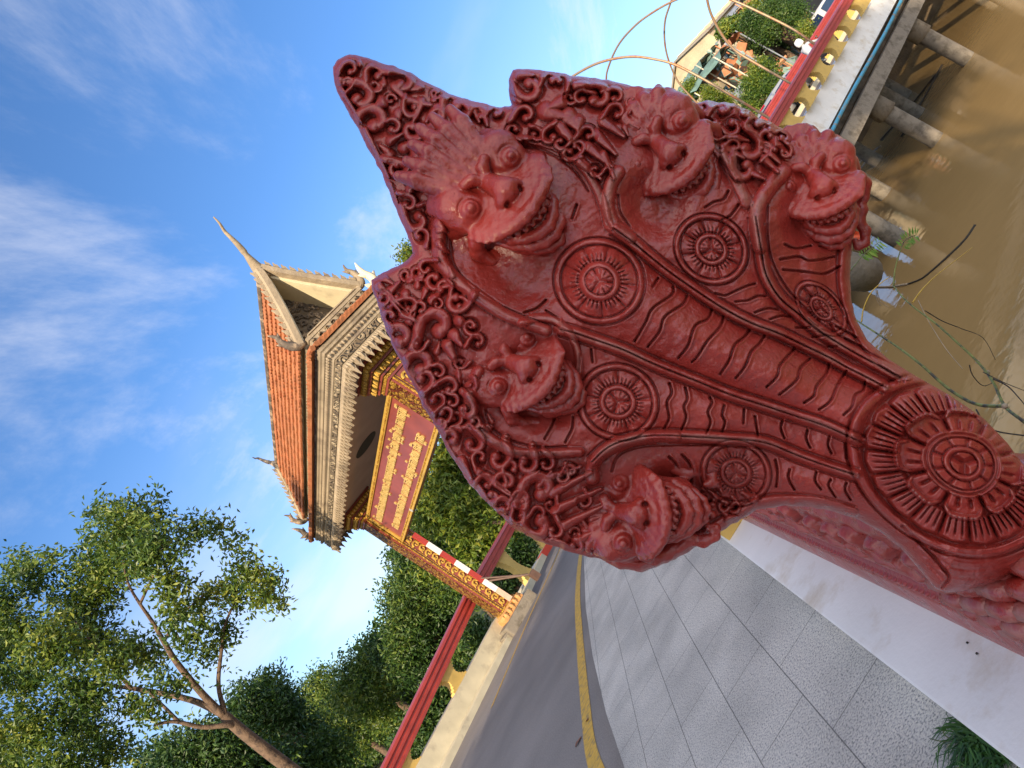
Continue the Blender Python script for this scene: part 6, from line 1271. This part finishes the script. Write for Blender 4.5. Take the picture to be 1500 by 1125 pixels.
onw([(1225,418),(1260,420),(1300,420),(1330,416)], .018, .025, M_twig); onw([(1330,416),(1350,408),(1368,394),(1395,370),(1415,350),(1429,330)], .018, .035, M_drk, .02, .0, 'blackened_branch')
onw([(1283,424),(1288,440),(1302,450)], .008, .004, M_twig); onw([(1283,424),(1284,438),(1290,448)], .007, .004, M_twig)
# concrete stub and torn orange plastic by the bank, sticks under the bridge
p = at_d(1240, 396, 6.2); q = at_d(1272, 402, 6.3); mb = MB(); mb.tube([p-(q-p)*1.6, p, q], [.17, .17, .155], 14); o = mb.build('concrete_stub', M_conc, smooth=True); tag(o, 'broken grey concrete stub poking out over the water beside the serpent', 'stub')
mb = MB(); c = at_d(1254, 356, 6.0); r = np.random.default_rng(4)
n = 6; V = [at_d(1232+i*7, 348+(j-2)*5+r.uniform(-2, 2), 6.0+r.uniform(-.05, .05)) for i in range(n) for j in range(4)]
o = mesh_np('plastic_scrap', np.array(V), np.array([[i*4+j, i*4+j+1, (i+1)*4+j+1, (i+1)*4+j] for i in range(n-1) for j in range(3)]), mat('orange_plastic', (.70, .10, .025), .5, .1)); tag(o, 'torn scrap of orange plastic beside the lower right head', 'plastic scrap')
for k, pts in enumerate(([(1240,262),(1258,240),(1275,222)], [(1262,246),(1280,222),(1290,214)], [(1290,205),(1330,160),(1370,110)], [(1320,200),(1350,150),(1380,95)])):
    P = [at_z(x, y, WZ+.12*(i+1) if k < 2 else WZ+.03) for i, (x, y) in enumerate(pts)]; P = smooth_path(P, 4); mb = MB(); mb.tube(P, .035, 6); o = mb.build('driftwood', M_drk if k > 1 else M_twig, smooth=True); tag(o, ('pale stick leaning under the bridge nearest the serpent', 'short pale stick crossing the first under the bridge', 'long dark stick adrift between the piers', 'dark stick adrift farther from the pier')[k], 'stick', 'sticks in the water')
# weeds against the plinth
M_grs = leafmat('verge_grass', [(.012, .045, .012), (.03, .10, .015), (.07, .16, .02)], .55, .25, 20)
gr = empty('grass_tuft', at_z(1440, 1075, .12), 'tuft of dark grass growing between paving and plinth at the lower right', 'grass'); r = np.random.default_rng(8); V = []; F = []
c0 = at_z(1447, 1078, .12)
for k in range(620):
    a = r.uniform(0, 6.283); rr = abs(r.normal())*.042; b_ = c0+np.array([-.01+math.cos(a)*rr*.9, math.sin(a)*rr*1.5, 0]); b_[0] = min(b_[0], XE-.004); az = r.uniform(0, 6.283); L_ = r.uniform(.03, .10); h_ = L_*r.uniform(.1, .55); d = np.array([math.cos(az), math.sin(az), 0]); d[0] -= .3; s_ = np.array([-d[1], d[0], 0])*.0022*r.uniform(.6, 1.5)
    n = len(V); p1 = b_+d*L_*.4+np.array([0, 0, h_*.8]); p2 = b_+d*L_+np.array([0, 0, h_*.5]); V += [b_-s_, b_+s_, p1+s_, p1-s_, p2]; F += [(n, n+1, n+2, n+3), (n+3, n+2, n+4)]
mesh_np('blades', np.array(V), F, M_grs, gr, smooth=False)
rn = MB()
for px in ([(1435,1075),(1415,1082),(1400,1085),(1380,1086),(1362,1082)], [(1440,1090),(1425,1105),(1415,1120),(1390,1128)], [(1430,1045),(1420,1030),(1405,1018)], [(1400,1085),(1385,1078),(1380,1066)], [(1450,1100),(1470,1112),(1490,1118)], [(1455,1070),(1475,1080),(1492,1100)]):
    rn.tube(smooth_path([at_z(x, y, .126+.004*i) for i, (x, y) in enumerate(px)], 4), .0016, 5)
rn.build('runners', M_stem, gr, smooth=True)
M_dead = mat('dead_leaf', (.16, .065, .035), .8, .2, 20, .3)
def dleaf(x, y, z, L_, ang, lab, m=M_dead):
    c = at_z(x, y, z); a = np.array([math.cos(ang), math.sin(ang), 0]); b = np.array([-a[1], a[0], 0]); V = []; 
    for i in range(7):
        t = i/6; w = .32*L_*math.sin(math.pi*min(t*.97+.02, 1)); 
        for s in (-1, 0, 1): V.append(c+a*(t-.5)*L_+b*s*w+np.array([0, 0, .003+.006*abs(s)+.004*math.sin(t*5)]))
    F = np.array([[i*3+j, i*3+j+1, (i+1)*3+j+1, (i+1)*3+j] for i in range(6) for j in range(2)]); o = mesh_np('fallen_leaf', np.array(V), F, m); tag(o, lab, 'leaf')
dleaf(1488, 1072, .122, .085, 1.9, 'dead brown leaf lying against the plinth next to the grass tuft')
dleaf(848, 1087, .002, .09, .6, 'small dry leaf on the asphalt beside the thick yellow line'); dleaf(861, 1055, .003, .06, 2.2, 'tiny pale leaf on the asphalt just above the other dry leaf')
o = None
tp = MB(); c = at_z(848.5, 818, .01); 
for k, (x, y, lab) in enumerate(((1152,765,'small dark speck of grit on the white plinth under the serpent neck'),(1430,1075,''))[:1]): pass
for k, (x, y, lab) in enumerate(((1362,893,'tiny chip of dirt on the white plinth edge'),(1432,958,'black pebble on the white plinth near the lower right'),(1418,942,'pair of small grit crumbs on the plinth beside the black pebble'))):
    c = at_z(x, y, .252); mb = MB(); mb.lathe([(.001, .0), (.0035, .001), (.003, .004), (.001, .005)], c, 7); o = mb.build('pebble', M_drk, smooth=True); tag(o, lab, 'pebble')
# rough dark joint along the foot of the plinth
jt = MB(); pts = [(XE-.003, y, .121) for y in np.arange(.3, 6, .05)]; jt.tube([(x+.0012*math.sin(y*31), y, z) for x, y, z in pts], [.0045+.003*abs(math.sin(y*17)*math.sin(y*5.3)) for x, y, z in pts], 5); o = jt.build('joint', M_drk); tag(o, kind='structure')
# hanging cable and clamp by the ceiling
cb = MB(); cb.tube(smooth_path([g(6.2, -.55, 4.34), g(5.7, -.60, 4.28), g(5.4, -.62, 4.30), g(5.25, -.64, 4.31)], 5), .010, 5); o = cb.build('cable', M_cd, smooth=True); tag(o, 'thin black cable looping under the gate ceiling', 'cable')
